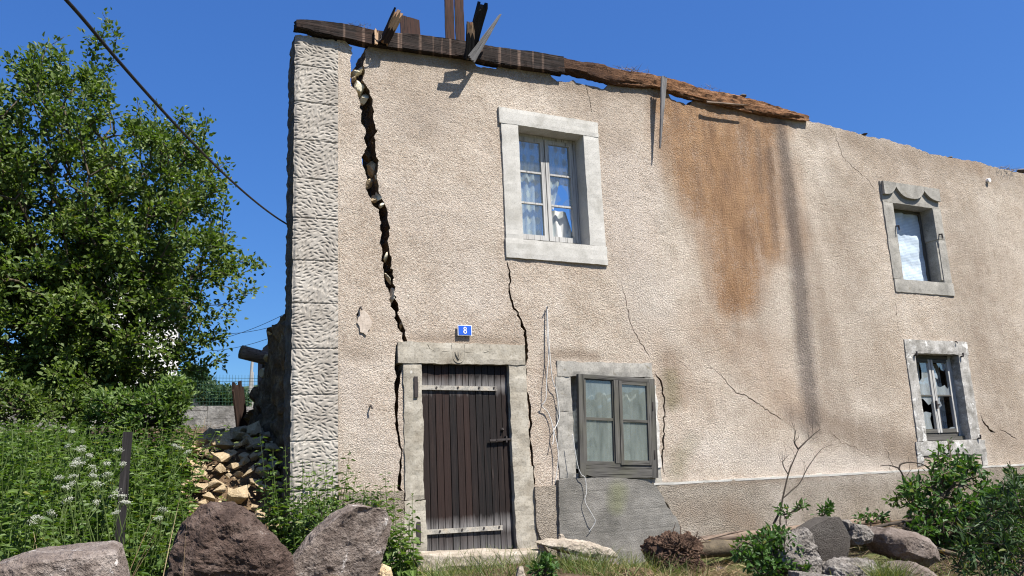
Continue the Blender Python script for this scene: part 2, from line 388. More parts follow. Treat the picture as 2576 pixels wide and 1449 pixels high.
M['mortar'] = mat_stone('mortar_block', [(0.11, 0.095, 0.082), (0.21, 0.19, 0.17), (0.34, 0.315, 0.29)], 9, 0.03, 40, bstr=1.0)
M['roughface'] = mat_roughcast('shaded_roughcast', (0.115, 0.105, 0.095), (0.07, 0.06, 0.055), stains=False)  # dark colour paints in the partial shade on the tilted block face
M['glass'] = mat_glass('clear_glass', 0.08, refl=0.6)
M['glass_dirty'] = mat_glass('dirty_glass', 0.6, (0.25, 0.28, 0.26), 0.012, 1.1)
M['glass_bright'] = mat_glass('reflecting_glass', 0.45, (0.52, 0.56, 0.6), 0.02, 1.6)  # bluish white film paints part of the sky reflection into the glass
M['lace'] = mat_lace('lace')
M['cloth'] = mat_plain('white_cloth', (0.62, 0.62, 0.6), 0.9, 0.15)
def mat_plastic():
    k = NT('ribbed_plastic'); c = k.coord()
    z = k.n('ShaderNodeSeparateXYZ', {0: c}).outputs[2]
    rib = k.math('SINE', k.math('MULTIPLY', z, 260.0))
    cr = k.noise(c, 5, 5, 0.7, 0.8)
    col = k.mix(k.ramp(rib, [(0.3, 0.0), (0.7, 1.0)]), (0.40, 0.48, 0.57), (0.52, 0.60, 0.68))
    col = k.mix(k.ramp(cr, [(0.55, 0.0), (0.7, 0.6)]), col, (0.68, 0.72, 0.76))
    return k.done(col, k.bump(cr, 0.6, 0.02), 0.4, 0.4)
M['plastic'] = mat_plastic()
def mat_ground():
    k = NT('soil'); c = k.coord()
    n1 = k.noise(c, 0.5, 6, 0.65); n2 = k.noise(c, 9, 6, 0.7); n3 = k.noise(c, 0.03, 5, 0.6)
    soil = k.ramp(n2, [(0.3, (0.045, 0.03, 0.02)), (0.5, (0.095, 0.066, 0.045)), (0.7, (0.18, 0.135, 0.095))])
    grass = k.ramp(n2, [(0.3, (0.04, 0.06, 0.018)), (0.6, (0.08, 0.11, 0.03)), (0.8, (0.14, 0.15, 0.06))])
    d = k.n('ShaderNodeVectorMath', {0: c}, operation='LENGTH').outputs[1] if False else k.n('ShaderNodeVectorMath', {0: c}, operation='LENGTH').outputs['Value']
    far = k.ramp(k.math('MULTIPLY', d, 0.01), [(0.2, 0.0), (0.4, 1.0)])
    fac = k.math('MAXIMUM', far, k.ramp(n1, [(0.5, 0.0), (0.62, 0.8)]))
    return k.done(k.mix(fac, soil, grass), k.bump(n2, 0.8, 0.05), 0.95, 0.1)
M['ground'] = mat_ground()
M['hill'] = mat_stone('hill_woods', [(0.02, 0.035, 0.016), (0.035, 0.058, 0.022), (0.06, 0.085, 0.03)], 0.02, 2.0, 0.12, bstr=0.8)
M['garden_wall'] = mat_stone('garden_wall_stone', [(0.10, 0.095, 0.085), (0.20, 0.19, 0.175), (0.29, 0.28, 0.26)], 2.6, 0.03, 12, bstr=1.0)
M['render_white'] = mat_plain('white_render', (0.7, 0.69, 0.66), 0.9, 0.1, 3)
M['roof_tile'] = mat_plain('grey_tile', (0.14, 0.12, 0.11), 0.85, 0.3, 6)
M['fence_green'] = mat_plain('green_wire', (0.02, 0.06, 0.035), 0.6, 0.2)
M['pole'] = mat_plain('grey_pole', (0.34, 0.33, 0.31), 0.8, 0.2, 6)
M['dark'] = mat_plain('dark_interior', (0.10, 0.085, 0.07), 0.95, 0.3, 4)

# ================================================================ ground
def ground_z(x, y):
    x = np.asarray(x, float); y = np.asarray(y, float)
    z = np.where(y < 0, np.maximum(0.095 * y, -0.95), 0.0)
    z = z - 0.22 * np.exp(-((x - 5.6) / 0.9) ** 2) * smoothstep(-3.5, -0.5, y) * smoothstep(1.5, 0.3, y)
    z = z - 0.30 * smoothstep(-.25, -1.6, y) * smoothstep(5.2, 9.0, x)
    left = 1 - smoothstep(1.75, 2.3, x)
    back = 0.95 * np.clip((y + 0.05) / 1.0, 0, 1) + 0.16 * np.clip(y - 0.95, 0, 5) + 0.06 * np.clip(y - 5.95, 0, 11.8) + 0.012 * np.clip(y - 17.8, 0, 400)
    back = back * np.maximum(left, smoothstep(8, 16, y))
    z = z + back
    z = z - 0.004 * np.clip(-y - 14, 0, 300)
    return z
def gz(x, y): return float(ground_z(x, y))

xs = np.unique(np.concatenate([np.linspace(-600, -20, 25), np.linspace(-20, -6, 29), np.arange(-6, 16, 0.16), np.linspace(16, 40, 25), np.linspace(45, 700, 25)]))
ys = np.unique(np.concatenate([np.linspace(-700, -20, 25), np.linspace(-20, -9, 20), np.arange(-9, 6, 0.16), np.linspace(6, 40, 60), np.linspace(45, 700, 25)]))
X, Y = np.meshgrid(xs, ys)
Z = ground_z(X, Y)
near = (np.abs(X) < 18) & (np.abs(Y) < 30)
Zf = Z.copy()
for i in range(X.shape[0]):
    for j in range(X.shape[1]):
        if near[i, j]: Zf[i, j] += 0.05 * fbm(X[i, j] * 1.3, Y[i, j] * 1.3, 3.0)
mb = MB(); nx = len(xs)
mb.add(np.stack([X.ravel(), Y.ravel(), Zf.ravel()], 1), [(i*nx+j, i*nx+j+1, (i+1)*nx+j+1, (i+1)*nx+j) for i in range(len(ys)-1) for j in range(nx-1)])
tag(mb.build('ground', M['ground'], smooth=True), None, None, kind='structure')

# far wooded hills all round
mb = MB(); n = 180; rings = [(300, 0.0), (360, 0.35), (430, 0.75), (520, 1.0), (640, 0.9)]
for r, f in rings:
    for k in range(n):
        t = 2 * math.pi * k / n
        hh = 62 + 12 * fbm(math.cos(t) * 2.2, math.sin(t) * 2.2, 1.0) + 3 * fbm(math.cos(t) * 25, math.sin(t) * 25, r)
        if math.sin(t) < 0.2: hh *= 0.75
        mb.v.append((r * math.cos(t), r * math.sin(t), -4 + hh * f + (2.6 * fbm(k * 0.9, r, 7) if f > 0 else 0)))
for i in range(len(rings) - 1):
    for k in range(n):
        k2 = (k + 1) % n
        mb.f.append((i*n+k, i*n+k2, (i+1)*n+k2, (i+1)*n+k)); mb.m.append(0)
tag(mb.build('hills', M['hill']), None, None, kind='structure')

# ================================================================ the house
house = empty('ruined_house', (2.0, 0.2, 0.0))
tag(house, 'roofless stone house with beige roughcast front, split by a wide crack beside its corner pillar', 'house')
HI = Matrix.Translation((-2.0, -0.2, 0.0))
def hp(o, parent=None):
    """hang a part built in world coordinates on the house"""
    o.parent = parent or house
    if parent is None: o.matrix_parent_inverse = HI
    return o
def sub(o, part):
    o.parent = part
    o.matrix_parent_inverse = Matrix.Identity(4)
    return o

# ---- wall outline and cracks (picture positions on the facade plane)
crackL = [(864,101),(887,120),(881.5,141),(880,154),(883,176),(881,190),(880,204),(890,222),(901,244),(905.7,261),(908,286),(909,312),(920,334),(914,347),(922,369),(911,395),(913,417),(922,443),(920,473),(933,499),(939,519),(952,527),(957,577),(957,603),(961,629),(960,645),(964,662),(966,690),(971,720),(980,735),(983,770),(993,783),(992,800),(1001,822),(1012,838),(1016,862),(996,868)]
gapL = [(993,925),(998,947),(991,980),(995,1004),(993,1042),(995.6,1081),(1002,1119),(1009,1133),(1004,1162),(1001,1200),(999,1229)]
gapR = [(1007,1227),(1010,1200),(1009,1162),(1013,1133),(1007,1109),(1002,1081),(1001.7,1023),(1002.7,985),(1007,947),(1013,925)]
crackR = [(1026,862),(1021,832),(1012,812),(1003,795),(1001,770),(993,730),(988,690),(982,640),(980,629),(976,599),(982,573),(976,547),(970,521),(954,486),(950,456),(952,412),(944,369),(941,343),(950,330),(944,312),(940,286),(937,260),(934,244),(931,228.5),(913,202),(919,176),(914.5,154),(922,123),(926,109)]
def fz(p): q = P(p[0], p[1], 0.0); return (q[0], q[2])
rng = random.Random(4)
def jag(pts, step=0.06, amp=0.012, seed=1):
    out = []; r = random.Random(seed)
    for (x0, z0), (x1, z1) in zip(pts[:-1], pts[1:]):
        L = math.hypot(x1 - x0, z1 - z0); k = max(1, int(L / step))
        for i in range(k):
            t = i / k; j = amp if i else amp * 0.4
            out.append((x0 + (x1 - x0) * t + r.uniform(-j, j), z0 + (z1 - z0) * t + r.uniform(-j, j)))
    out.append(pts[-1]); return out
topL = [(2.255, 5.60)] + [fz(p) for p in ((852, 97), (858, 99))]
topR = [fz(p) for p in ((926,109),(985,120),(1053,130),(1060,132),(1075,133),(1163,144.5),(1188,149),(1198,166),(1247,174),(1256,163),(1289,168),(1380,181),(1390,194),(1402,205),(1432,207),(1441,200),(1450,208),(1521,224),(1531,210),(1560,213),(1650,224),(1680,234),(1688,251),(1734,265),(1742,254),(1800,259),(1885,284),(1972,297),(2035,304),(2060,309),(2120,326),(2190,345),(2230,351),(2300,371),(2320,381),(2350,390),(2400,397),(2450,405),(2520,425),(2576,436))] + [(15.2, 5.45)]
outline = (jag(topL, 0.05, 0.01, 2)[:-1] + jag([fz(p) for p in crackL], 0.035, 0.017, 3) + jag([fz(p) for p in gapL], 0.05, 0.012, 4)
           + [(2.955, 0.66), (2.955, -0.6), (2.985, -0.6), (2.985, 0.66)] + jag([fz(p) for p in gapR], 0.05, 0.008, 5)
           + jag([fz(p) for p in crackR], 0.035, 0.017, 6)[:-1] + jag(topR, 0.05, 0.014, 7) + [(15.2, -0.6), (2.255, -0.6)])
def rect(x0, x1, z0, z1, step=0.25):
    out = []
    for (ax, az), (bx, bz) in (((x0,z0),(x1,z0)),((x1,z0),(x1,z1)),((x1,z1),(x0,z1)),((x0,z1),(x0,z0))):
        k = max(1, int(math.hypot(bx-ax, bz-az) / step))
        out += [(ax+(bx-ax)*i/k, az+(bz-az)*i/k) for i in range(k)]
    return out
W1 = (4.47, 5.38, 3.50, 4.925); W2 = (10.80, 11.68, 3.41, 4.60); W3 = (10.81, 11.75, 1.03, 2.30); W4 = (5.0, 6.03, 0.80, 1.90); DR = (3.18, 4.21, -0.1, 2.014)
holes = [rect(r[0]-0.06, r[1]+0.06, r[2]-0.06, r[3]+0.06) for r in (W1, W2, W3, W4)]
holes.append(rect(DR[0]-0.06, DR[1]+0.06, -0.3, DR[3]+0.06))
def sliver(pts, w, seed, wf=0.6):
    """closed thin loop along a crack; w = widths in metres at each point"""
    q = [fz(p) for p in pts]
    if not hasattr(w, '__len__'): w = [w] * len(q)
    w = [x_ * (wf if max(w) < .027 else .85) for x_ in w]
    ws = []; line = []
    r = random.Random(seed)
    for i in range(len(q) - 1):
        k = max(1, int(math.hypot(q[i+1][0]-q[i][0], q[i+1][1]-q[i][1]) / 0.035))
        for j in range(k):
            t = j / k; a = 0.013 if (i or j) else 0
            line.append((q[i][0]+(q[i+1][0]-q[i][0])*t + r.uniform(-a,a), q[i][1]+(q[i+1][1]-q[i][1])*t + r.uniform(-a,a)))
            ws.append((w[i]+(w[i+1]-w[i])*t) * r.uniform(0.7, 1.3))
    line.append(q[-1]); ws.append(w[-1])
    A = []; B = []
    for i, (x, z) in enumerate(line):
        p0 = line[max(i-1, 0)]; p1 = line[min(i+1, len(line)-1)]
        dx, dz = p1[0]-p0[0], p1[1]-p0[1]; L = math.hypot(dx, dz) or 1
        nx_, nz_ = -dz/L, dx/L
        if i in (0, len(line)-1):
            A.append((x, z)); continue
        A.append((x+nx_*ws[i]/2, z+nz_*ws[i]/2)); B.append((x-nx_*ws[i]/2, z-nz_*ws[i]/2))
    return A + B[::-1]
cr2 = [(1273,652),(1279,672),(1284,700),(1281,735),(1284,760),(1300,788),(1310,812),(1319,830),(1323,850),(1322,905),(1318,960),(1328,1005),(1334,1035),(1335,1060),(1331,1100),(1337,1150),(1345,1222)]
holes.append(sliver(cr2, [0.0,.022,.026,.026,.03,.034,.036,.038,.045,.045,.04,.042,.04,.035,.035,.03,.02], 11))
holes.append(sliver([(1475,212),(1478,232),(1484,252),(1488,275),(1497,303)], [0.0,.016,.013,.012,.0], 12))
holes.append(sliver([(1562,690),(1569,735),(1578,775),(1588,812),(1604,850),(1625,883),(1640,905)], [.0,.008,.011,.013,.014,.016,.0], 13))
holes.append(sliver([(1645,935),(1652,948),(1664,956),(1668,985),(1673,1030),(1671,1060),(1670,1110),(1666,1150),(1672,1200)], [.0,.022,.026,.026,.026,.022,.026,.03,.0], 14))
holes.append(sliver([(1700,905),(1722,918),(1740,935)], [.0,.012,.0], 15))
holes.append(sliver([(1760,917),(1800,930),(1822,952),(1850,985),(1885,1000),(1925,1028),(1962,1052),(1972,1062)], [.0,.009,.012,.016,.017,.017,.014,.0], 16))
holes.append(sliver([(2093,330),(2110,365),(2120,395),(2140,415),(2165,435),(2190,458),(2205,492)], [.0,.011,.012,.014,.013,.012,.0], 17))
holes.append(sliver([(2466,1040),(2474,1064),(2492,1083),(2505,1090)], [.0,.03,.045,.0], 18))
holes.append(sliver([(2512,1078),(2530,1085),(2545,1098),(2562,1108)], [.0,.026,.024,.0], 19))
holes.append(sliver([(2250,735),(2256,790),(2262,850)], [.0,.009,.0], 20))
holes.append(sliver([(2080,1078),(2100,1095),(2115,1112),(2150,1125),(2190,1150)], [.0,.008,.009,.008,.0], 21))
holes.append(sliver([(905,772),(897,790),(900,810)], [.0,.025,.0], 22))

loops = [outline] + holes
V2 = []; E2 = []; loop_idx = []
for lp in loops:
    o = len(V2); V2 += lp; m_ = len(lp)
    E2 += [(o+i, o+(i+1) % m_) for i in range(m_)]
    loop_idx.append(list(range(o, o+m_)))
nb = len(V2)
G = 0.048
allb = np.array(V2)
for gx in np.arange(2.3, 15.2, G):
    for gz_ in np.arange(-0.55, 5.95, G):
        p = (gx + rng.uniform(-.015, .015), gz_ + rng.uniform(-.015, .015))
        V2.append(p)
inner = np.array(V2[nb:])
keep = np.ones(len(inner), bool)
for i0 in range(0, len(inner), 400):
    blk = inner[i0:i0+400]
    d2 = ((blk[:, None, :] - allb[None]) ** 2).sum(2).min(1)
    keep[i0:i0+400] = d2 > 0.018 ** 2
V2 = V2[:nb] + [tuple(p) for p, kk in zip(inner, keep) if kk]
res = delaunay_2d_cdt([Vector(p) for p in V2], E2, [], 0, 1e-6)
rv = np.array([(p.x, p.y) for p in res[0]]); rf = np.array(res[2])
def inside_all(pts, loops):
    ins = np.zeros(len(pts), bool)
    for lp in loops:
        a = np.array(lp); b = np.roll(a, -1, 0)
        for (x0, z0), (x1, z1) in zip(a, b):
            c = (z0 > pts[:, 1]) != (z1 > pts[:, 1])
            if z1 != z0:
                c &= pts[:, 0] < (x1-x0) * (pts[:, 1]-z0) / (z1-z0) + x0
            ins ^= c
    return ins
cen = rv[rf].mean(1)
ok = inside_all(cen, loops[:1])
for lp in loops[1:]: ok &= ~inside_all(cen, [lp])
rf = rf[ok]
def wall_y(x, z): return 0.012 * fbm(x * 0.8, z * 0.8, 5.0, 3) + 0.004 * fbm(x * 6, z * 6, 2.0, 2)
TH = 0.5
front = [(x, wall_y(x, z), z) for x, z in rv]
back = [(x, TH, z) for x, z in rv]
mb = MB()
mb.add(front, [(a_, c_, b_) if np.cross(rv[b_]-rv[a_], rv[c_]-rv[a_]) < 0 else (a_, b_, c_) for a_, b_, c_ in rf], 0)
mb.f = [f if True else f for f in mb.f]
nfront = len(mb.f)
mb.add(back, [(c_, b_, a_) if np.cross(rv[b_]-rv[a_], rv[c_]-rv[a_]) > 0 else (a_, b_, c_) for a_, b_, c_ in rf], 1)
cracky = 0
for li, lp in enumerate(loops):
    m_ = len(lp); rows = 5
    rough = (li == 0 or li >= 6)
    a = np.array(lp); area = 0.5 * np.sum(a[:, 0]*np.roll(a[:, 1], -1) - np.roll(a[:, 0], -1)*a[:, 1])
    pv = np.roll(a, 1, 0); nxv = np.roll(a, -1, 0); tg = nxv - pv
    nr = np.stack([-tg[:, 1], tg[:, 0]], 1); nr /= (np.linalg.norm(nr, axis=1)[:, None] + 1e-9)
    if area < 0: nr = -nr
    if li > 0: nr = -nr                                      # towards the solid
    vs = []
    for r_ in range(rows + 1):
        t = r_ / rows
        for i in range(m_):
            x, z = lp[i]
            y = wall_y(x, z) * (1 - t) + TH * t
            if rough and 0 < r_:
                d = 0.035 * fbm(x * 5, y * 7, z * 5, 3) * (1 if li == 0 else 0.4) + (0.012 if r_ < rows else 0)
                big = 2.3 < x < 3.0 and z > 0.5
                if li == 0 and not big and z < 5: d = 0
                x += nr[i, 0] * d; z += nr[i, 1] * d
            vs.append((x, y, z))
    fs = []
    for r_ in range(rows):
        for i in range(m_):
            i2 = (i+1) % m_
            fs.append((r_*m_+i, r_*m_+i2, (r_+1)*m_+i2, (r_+1)*m_+i))
    mb.add(vs, fs, 1)
wall = mb.build('wall', [M['wall'], M['core']])
bm = bmesh.new(); bm.from_mesh(wall.data); bmesh.ops.remove_doubles(bm, verts=bm.verts, dist=1e-5)
bmesh.ops.recalc_face_normals(bm, faces=bm.faces); bm.to_mesh(wall.data); bm.free()

# stains on the render: soft marks given as polylines with a radius (picture positions on the facade)
def seg_mask(u, v, line, r):
    m_ = np.zeros(len(u))
    rr = r if hasattr(r, '__len__') else [r] * len(line)
    for (p, q, ra, rb) in zip(line[:-1], line[1:], rr[:-1], rr[1:]):
        p = np.array(p, float); q = np.array(q, float); d = q - p; L2 = d @ d + 1e-9
        t = np.clip(((u - p[0]) * d[0] + (v - p[1]) * d[1]) / L2, 0, 1)
        dist = np.hypot(u - p[0] - d[0]*t, v - p[1] - d[1]*t)
        m_ = np.maximum(m_, np.clip(1.25 - dist / (ra + (rb - ra) * t), 0, 1))
    return m_
STAINS = {
 'rust': [([(1690,270),(1800,290),(1930,310)],[60,110,70],1.0), ([(1800,320),(1830,450),(1855,600),(1850,740)],[150,140,110,75],1.0), ([(1900,320),(1920,480),(1935,620)],[80,70,60],0.9), ([(1700,320),(1730,420),(1760,520)],[70,70,60],0.85), ([(1800,360),(1840,520),(1870,640)],[60,70,50],1.25), ([(1980,420),(2000,620)],[40,45],0.45), ([(1760,800),(1900,880),(1990,1020)],[70,90,60],0.28), ([(2300,330),(2470,420)],[30,25],0.22), ([(1650,850),(1750,1000)],[60,90],0.2)],
 'soot': [([(1958,300),(1975,400),(1992,520),(2008,700),(2025,880),(2045,1060)],[15,17,21,24,26,24],1.05), ([(1955,300),(1966,350)],[16,14],1.0), ([(1935,380),(1950,620)],[14,12],0.45), ([(1905,330),(1915,480)],[9,8],0.5), ([(1870,320),(1876,420)],[8,7],0.4), ([(1990,1040),(2040,1090)],[30,30],0.45)],
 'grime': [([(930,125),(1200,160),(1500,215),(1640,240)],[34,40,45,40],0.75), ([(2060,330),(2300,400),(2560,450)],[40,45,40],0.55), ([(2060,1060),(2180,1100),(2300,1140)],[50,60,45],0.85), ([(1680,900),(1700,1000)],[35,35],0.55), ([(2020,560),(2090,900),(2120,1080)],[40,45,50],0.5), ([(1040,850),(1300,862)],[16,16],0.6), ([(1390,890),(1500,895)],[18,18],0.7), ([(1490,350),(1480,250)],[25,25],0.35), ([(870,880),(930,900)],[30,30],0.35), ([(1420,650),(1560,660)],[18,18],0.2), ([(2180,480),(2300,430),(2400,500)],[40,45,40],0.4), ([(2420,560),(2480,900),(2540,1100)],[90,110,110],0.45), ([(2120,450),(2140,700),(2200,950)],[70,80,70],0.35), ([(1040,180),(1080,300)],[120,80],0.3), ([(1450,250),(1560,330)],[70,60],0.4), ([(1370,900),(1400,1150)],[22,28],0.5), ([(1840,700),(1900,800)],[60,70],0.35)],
 'pale': [([(1560,420),(1600,640),(1640,800)],[80,80,70],0.9), ([(1000,500),(1160,600),(1200,750)],[90,110,80],0.5), ([(870,950),(960,1180)],[40,60],0.6), ([(1750,1120),(1950,1160),(2250,1180)],[45,45,35],0.8), ([(1640,430),(1650,560)],[40,40],0.6), ([(1000,300),(1100,300)],[60,60],0.4)],
 'moss': [([(1686,950),(1690,1010)],[24,26],0.95), ([(1740,1110),(1712,1150),(1700,1190)],[26,30,26],0.6), ([(1545,1235),(1540,1275)],[40,34],0.9)],
}
def add_stains(o):
    me = o.data; n_ = len(me.vertices); co = np.zeros(n_ * 3); me.vertices.foreach_get('co', co); co = co.reshape(-1, 3)
    flat = co.copy(); flat[:, 1] = 0
    u, v = proj(flat)
    for key, lines in STAINS.items():
        m_ = np.zeros(n_)
        for line, r, s in lines: m_ = np.maximum(m_, seg_mask(u, v, line, r) * s)
        at = me.attributes.new(key, 'FLOAT', 'POINT'); at.data.foreach_set('value', m_)
add_stains(wall)
hp(wall)
sm = wall.modifiers.new('fine', 'SUBSURF'); sm.subdivision_type = 'SIMPLE'; sm.levels = 0; sm.render_levels = 2

# ---- loose core stones jammed in the wide crack
def rock_mesh(name, size, seed, mats, cuts=12, rough=0.03, sub=3, smooth=True):
    r = random.Random(seed); bm = bmesh.new()
    bmesh.ops.create_icosphere(bm, subdivisions=sub, radius=1.0)
    for _ in range(cuts):
        n_ = Vector((r.gauss(0, 1), r.gauss(0, 1), r.gauss(0, 1))).normalized(); d = r.uniform(0.42, 0.78)
        for v in bm.verts:
            q = v.co.dot(n_) - d
            if q > 0: v.co -= n_ * q
    for v in bm.verts:
        p = v.co * 2.2 + Vector((seed * 1.7, 0, 0))
        v.co += v.co.normalized() * (rough * noise.fractal(p, 0.8, 2.2, 4) + rough * 0.4 * noise.fractal(p * 4, 0.8, 2.2, 3))
        v.co = Vector((v.co.x * size[0], v.co.y * size[1], v.co.z * size[2]))
    me = bpy.data.meshes.new(name); bm.to_mesh(me); bm.free()
    for m_ in (mats if isinstance(mats, (list, tuple)) else [mats]): me.materials.append(m_)
    if smooth:
        me.polygons.foreach_set('use_smooth', [True] * len(me.polygons))
        try: me.set_sharp_from_angle(angle=rad(14))
        except Exception: pass
    return me
for i, (px, py, y, s, mm) in enumerate([(890,188,.08,(.06,.10,.05),'cream_stone'),(906,180,.12,(.05,.12,.08),'cream_stone'),(889,199,.06,(.04,.08,.035),'pale_stone'),
      (902,226,.10,(.10,.13,.13),'cream_stone'),(914,252,.14,(.07,.12,.10),'cream_stone'),(936,268,.12,(.035,.1,.05),'cream_stone'),(930,318,.34,(.08,.14,.12),'core'),(943,353,.10,(.045,.08,.07),'pale_stone'),
      (922,392,.24,(.08,.12,.10),'core'),(933,425,.20,(.08,.12,.12),'pale_stone'),(928,462,.16,(.05,.1,.08),'pale_stone'),(950,455,.06,(.03,.06,.12),'cream_stone'),(953,492,.06,(.03,.07,.10),'cream_stone'),(940,503,.10,(.05,.09,.07),'pale_stone'),(958,517,.06,(.05,.07,.035),'cream_stone'),
      (966,565,.36,(.07,.1,.16),'core'),(970,650,.08,(.025,.1,.07),'cream_stone'),(976,700,.08,(.025,.08,.09),'cream_stone'),(985,748,.07,(.025,.07,.11),'cream_stone'),(925,345,.45,(.06,.06,.08),'core'),(950,545,.4,(.08,.08,.1),'core'),(1008,818,.08,(.03,.06,.06),'pale_stone')]):
    o = link('crack_stone', rock_mesh('crack_stone', s, 40 + i, M[mm], 14, .015, 3, False)); o.location = P(px, py, y); o.rotation_euler = (i, i * 2.1, i * 0.7)
    o.rotation_euler = (0.2 * math.sin(i * 3), 0.5 * math.sin(i * 2.1), 0.4 * math.cos(i))
    hp(o)

# ---- corner pillar of pecked stone blocks
def pillar():
    x0, x1 = 1.805, 2.275; z0, z1 = -0.3, 5.60
    nx_, nz_ = 88, 1040
    gx = np.linspace(x0, x1, nx_); gzv = np.linspace(z0, z1, nz_)
    GX, GZ = np.meshgrid(gx, gzv)
    H = np.zeros_like(GX)
    r = random.Random(8)
    joints = [P(796, v, 0)[2] for v in (171, 262, 357, 453, 552, 658, 765, 879, 994.5, 1110, 1235)]
    occ = np.zeros_like(H, bool)
    for k in range(9000):
        cx, cz = r.uniform(x0 + .02, x1 - .005), r.uniform(0.1, z1)
        ang = rad(32 * math.sin(cz * 3.1 + cx * 6) + 26 * math.sin(cz * 9.7 - cx * 12) + r.uniform(-35, 35) + 12)
        la, lb = r.uniform(.026, .038), r.uniform(.0105, .015)
        i0, i1 = np.searchsorted(gzv, [cz - .05, cz + .05]); j0, j1 = np.searchsorted(gx, [cx - .05, cx + .05])
        if i1 <= i0 or j1 <= j0: continue
        sx, sz = GX[i0:i1, j0:j1] - cx, GZ[i0:i1, j0:j1] - cz
        u = (sx * math.cos(ang) + sz * math.sin(ang)) / la; v = (-sx * math.sin(ang) + sz * math.cos(ang)) / lb
        q = u*u + v*v
        if (occ[i0:i1, j0:j1] & (q < 1.0)).any(): continue
        occ[i0:i1, j0:j1] |= q < 1.0
        H[i0:i1, j0:j1] = np.maximum(H[i0:i1, j0:j1], r.uniform(.009, .015) * np.clip(1 - q, 0, 1) ** .5 * np.clip(0.62 + 0.5 * v, 0.05, 1.2))
    for jz in joints:
        dz = np.abs(GZ - jz - 0.010 * (GX - x0) / .47)
        H += 0.012 * np.exp(-(dz / .006) ** 2)
    for i in range(0, nz_, 1):
        for j in range(nx_): H[i, j] += 0.003 * fbm(GX[i, j]*14, GZ[i, j]*14, 1, 3)
    edge = 0.02 * np.exp(-((GX - x0) / .02) ** 2)
    mb = MB(); YF = -0.012 + H + edge
    XX = GX.copy()
    XX[:, 0] += np.array([0.010 * fbm(0, z * 9, 4, 3) for z in gzv])
    ZZ = GZ.copy(); ZZ[-1, :] += np.array([0.02 * fbm(x * 8, 3, 9, 3) for x in gx])
    mb.add(np.stack([XX.ravel(), YF.ravel(), ZZ.ravel()], 1), [(i*nx_+j, i*nx_+j+1, (i+1)*nx_+j+1, (i+1)*nx_+j) for i in range(nz_-1) for j in range(nx_-1)])
    # left, back, top and right faces
    D = [0.0, 0.06, 0.12, 0.18, 0.24, 0.30, 0.34]
    def side(col_, sgn):
        vs = []
        for i in range(0, nz_, 4):
            for dd in D:
                yb = dd
                if GZ[i, 0] > 5.3: yb = dd * (1 - 0.55 * (GZ[i, 0] - 5.3) / .3)
                xx = XX[i, col_] + (sgn * 0.016 * fbm(yb * 16, GZ[i, 0] * 16, 6, 3) if dd > 0 else 0)
                vs.append((xx, YF[i, col_] if dd == 0 else yb, ZZ[i, col_]))
        m_ = len(D); k_ = len(range(0, nz_, 4))
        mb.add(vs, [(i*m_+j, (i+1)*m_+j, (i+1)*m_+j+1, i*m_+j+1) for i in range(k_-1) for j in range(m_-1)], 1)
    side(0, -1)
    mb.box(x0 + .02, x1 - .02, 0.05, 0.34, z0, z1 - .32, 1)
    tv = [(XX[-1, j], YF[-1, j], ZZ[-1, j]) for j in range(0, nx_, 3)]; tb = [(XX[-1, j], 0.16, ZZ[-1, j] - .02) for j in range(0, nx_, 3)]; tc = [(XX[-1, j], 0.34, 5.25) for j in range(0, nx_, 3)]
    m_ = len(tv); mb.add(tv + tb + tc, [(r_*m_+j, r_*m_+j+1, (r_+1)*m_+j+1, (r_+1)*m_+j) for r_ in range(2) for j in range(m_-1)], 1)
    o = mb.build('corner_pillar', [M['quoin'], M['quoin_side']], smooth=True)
    hp(o)
pillar()

# ---- broken end wall running back from the corner
def end_wall():
    prof = [(0.34, 2.75), (0.6, 2.68), (0.9, 2.52), (1.1, 2.55), (1.3, 2.62), (1.5, 2.4), (1.7, 2.1), (1.85, 2.26), (2.1, 2.0), (2.35, 2.02), (2.6, 1.75), (2.9, 1.72), (3.1, 1.6), (3.3, 1.35), (3.6, 1.3), (3.9, 1.0)]
    yy = np.arange(0.34, 3.9, 0.05); zt = np.interp(yy, [p[0] for p in prof], [p[1] for p in prof])
    mb = MB(); nz_ = 56; na = len(yy)
    def stone(y, z, s):
        # coursed rubble: noise cells
        zc = z / 0.17 + 0.4 * fbm(y * 1.5, z * 1.5, s, 2); yc = y / 0.26 + 0.5 * math.floor(zc)
        f = (abs((zc % 1) - .5) * 2) ** 4 * .03 + (abs((yc % 1) - .5) * 2) ** 4 * .03
        return f + 0.03 * fbm(y * 5, z * 5, s, 4) + 0.05 * noise.cell(Vector((math.floor(zc), math.floor(yc), s)))
    for s, xb in ((0, 1.84), (1, 2.38)):
        vs = []
        for i, y in enumerate(yy):
            top = zt[i] + 0.07 * fbm(y * 9, s, 3.0, 3)
            for k in range(nz_):
                z = -0.4 + (top + 0.4) * k / (nz_ - 1)
                d = stone(y, z, s)
                vs.append((xb + (d if s == 0 else -d), y + 0.02 * fbm(z * 8, y * 8, 1), z))
        o_ = len(mb.v)
        mb.add(vs, [(i*nz_+k, i*nz_+k+1, (i+1)*nz_+k+1, (i+1)*nz_+k) if s == 0 else (i*nz_+k, (i+1)*nz_+k, (i+1)*nz_+k+1, i*nz_+k+1) for i in range(na-1) for k in range(nz_-1)], 0)
    a0 = nz_ - 1; b0 = na * nz_ + nz_ - 1
    for i in range(na - 1):
        mb.f.append((a0 + i*nz_, b0 + i*nz_, b0 + (i+1)*nz_, a0 + (i+1)*nz_)); mb.m.append(0)
    hp(mb.build('end_wall', [M['core']]))
end_wall()
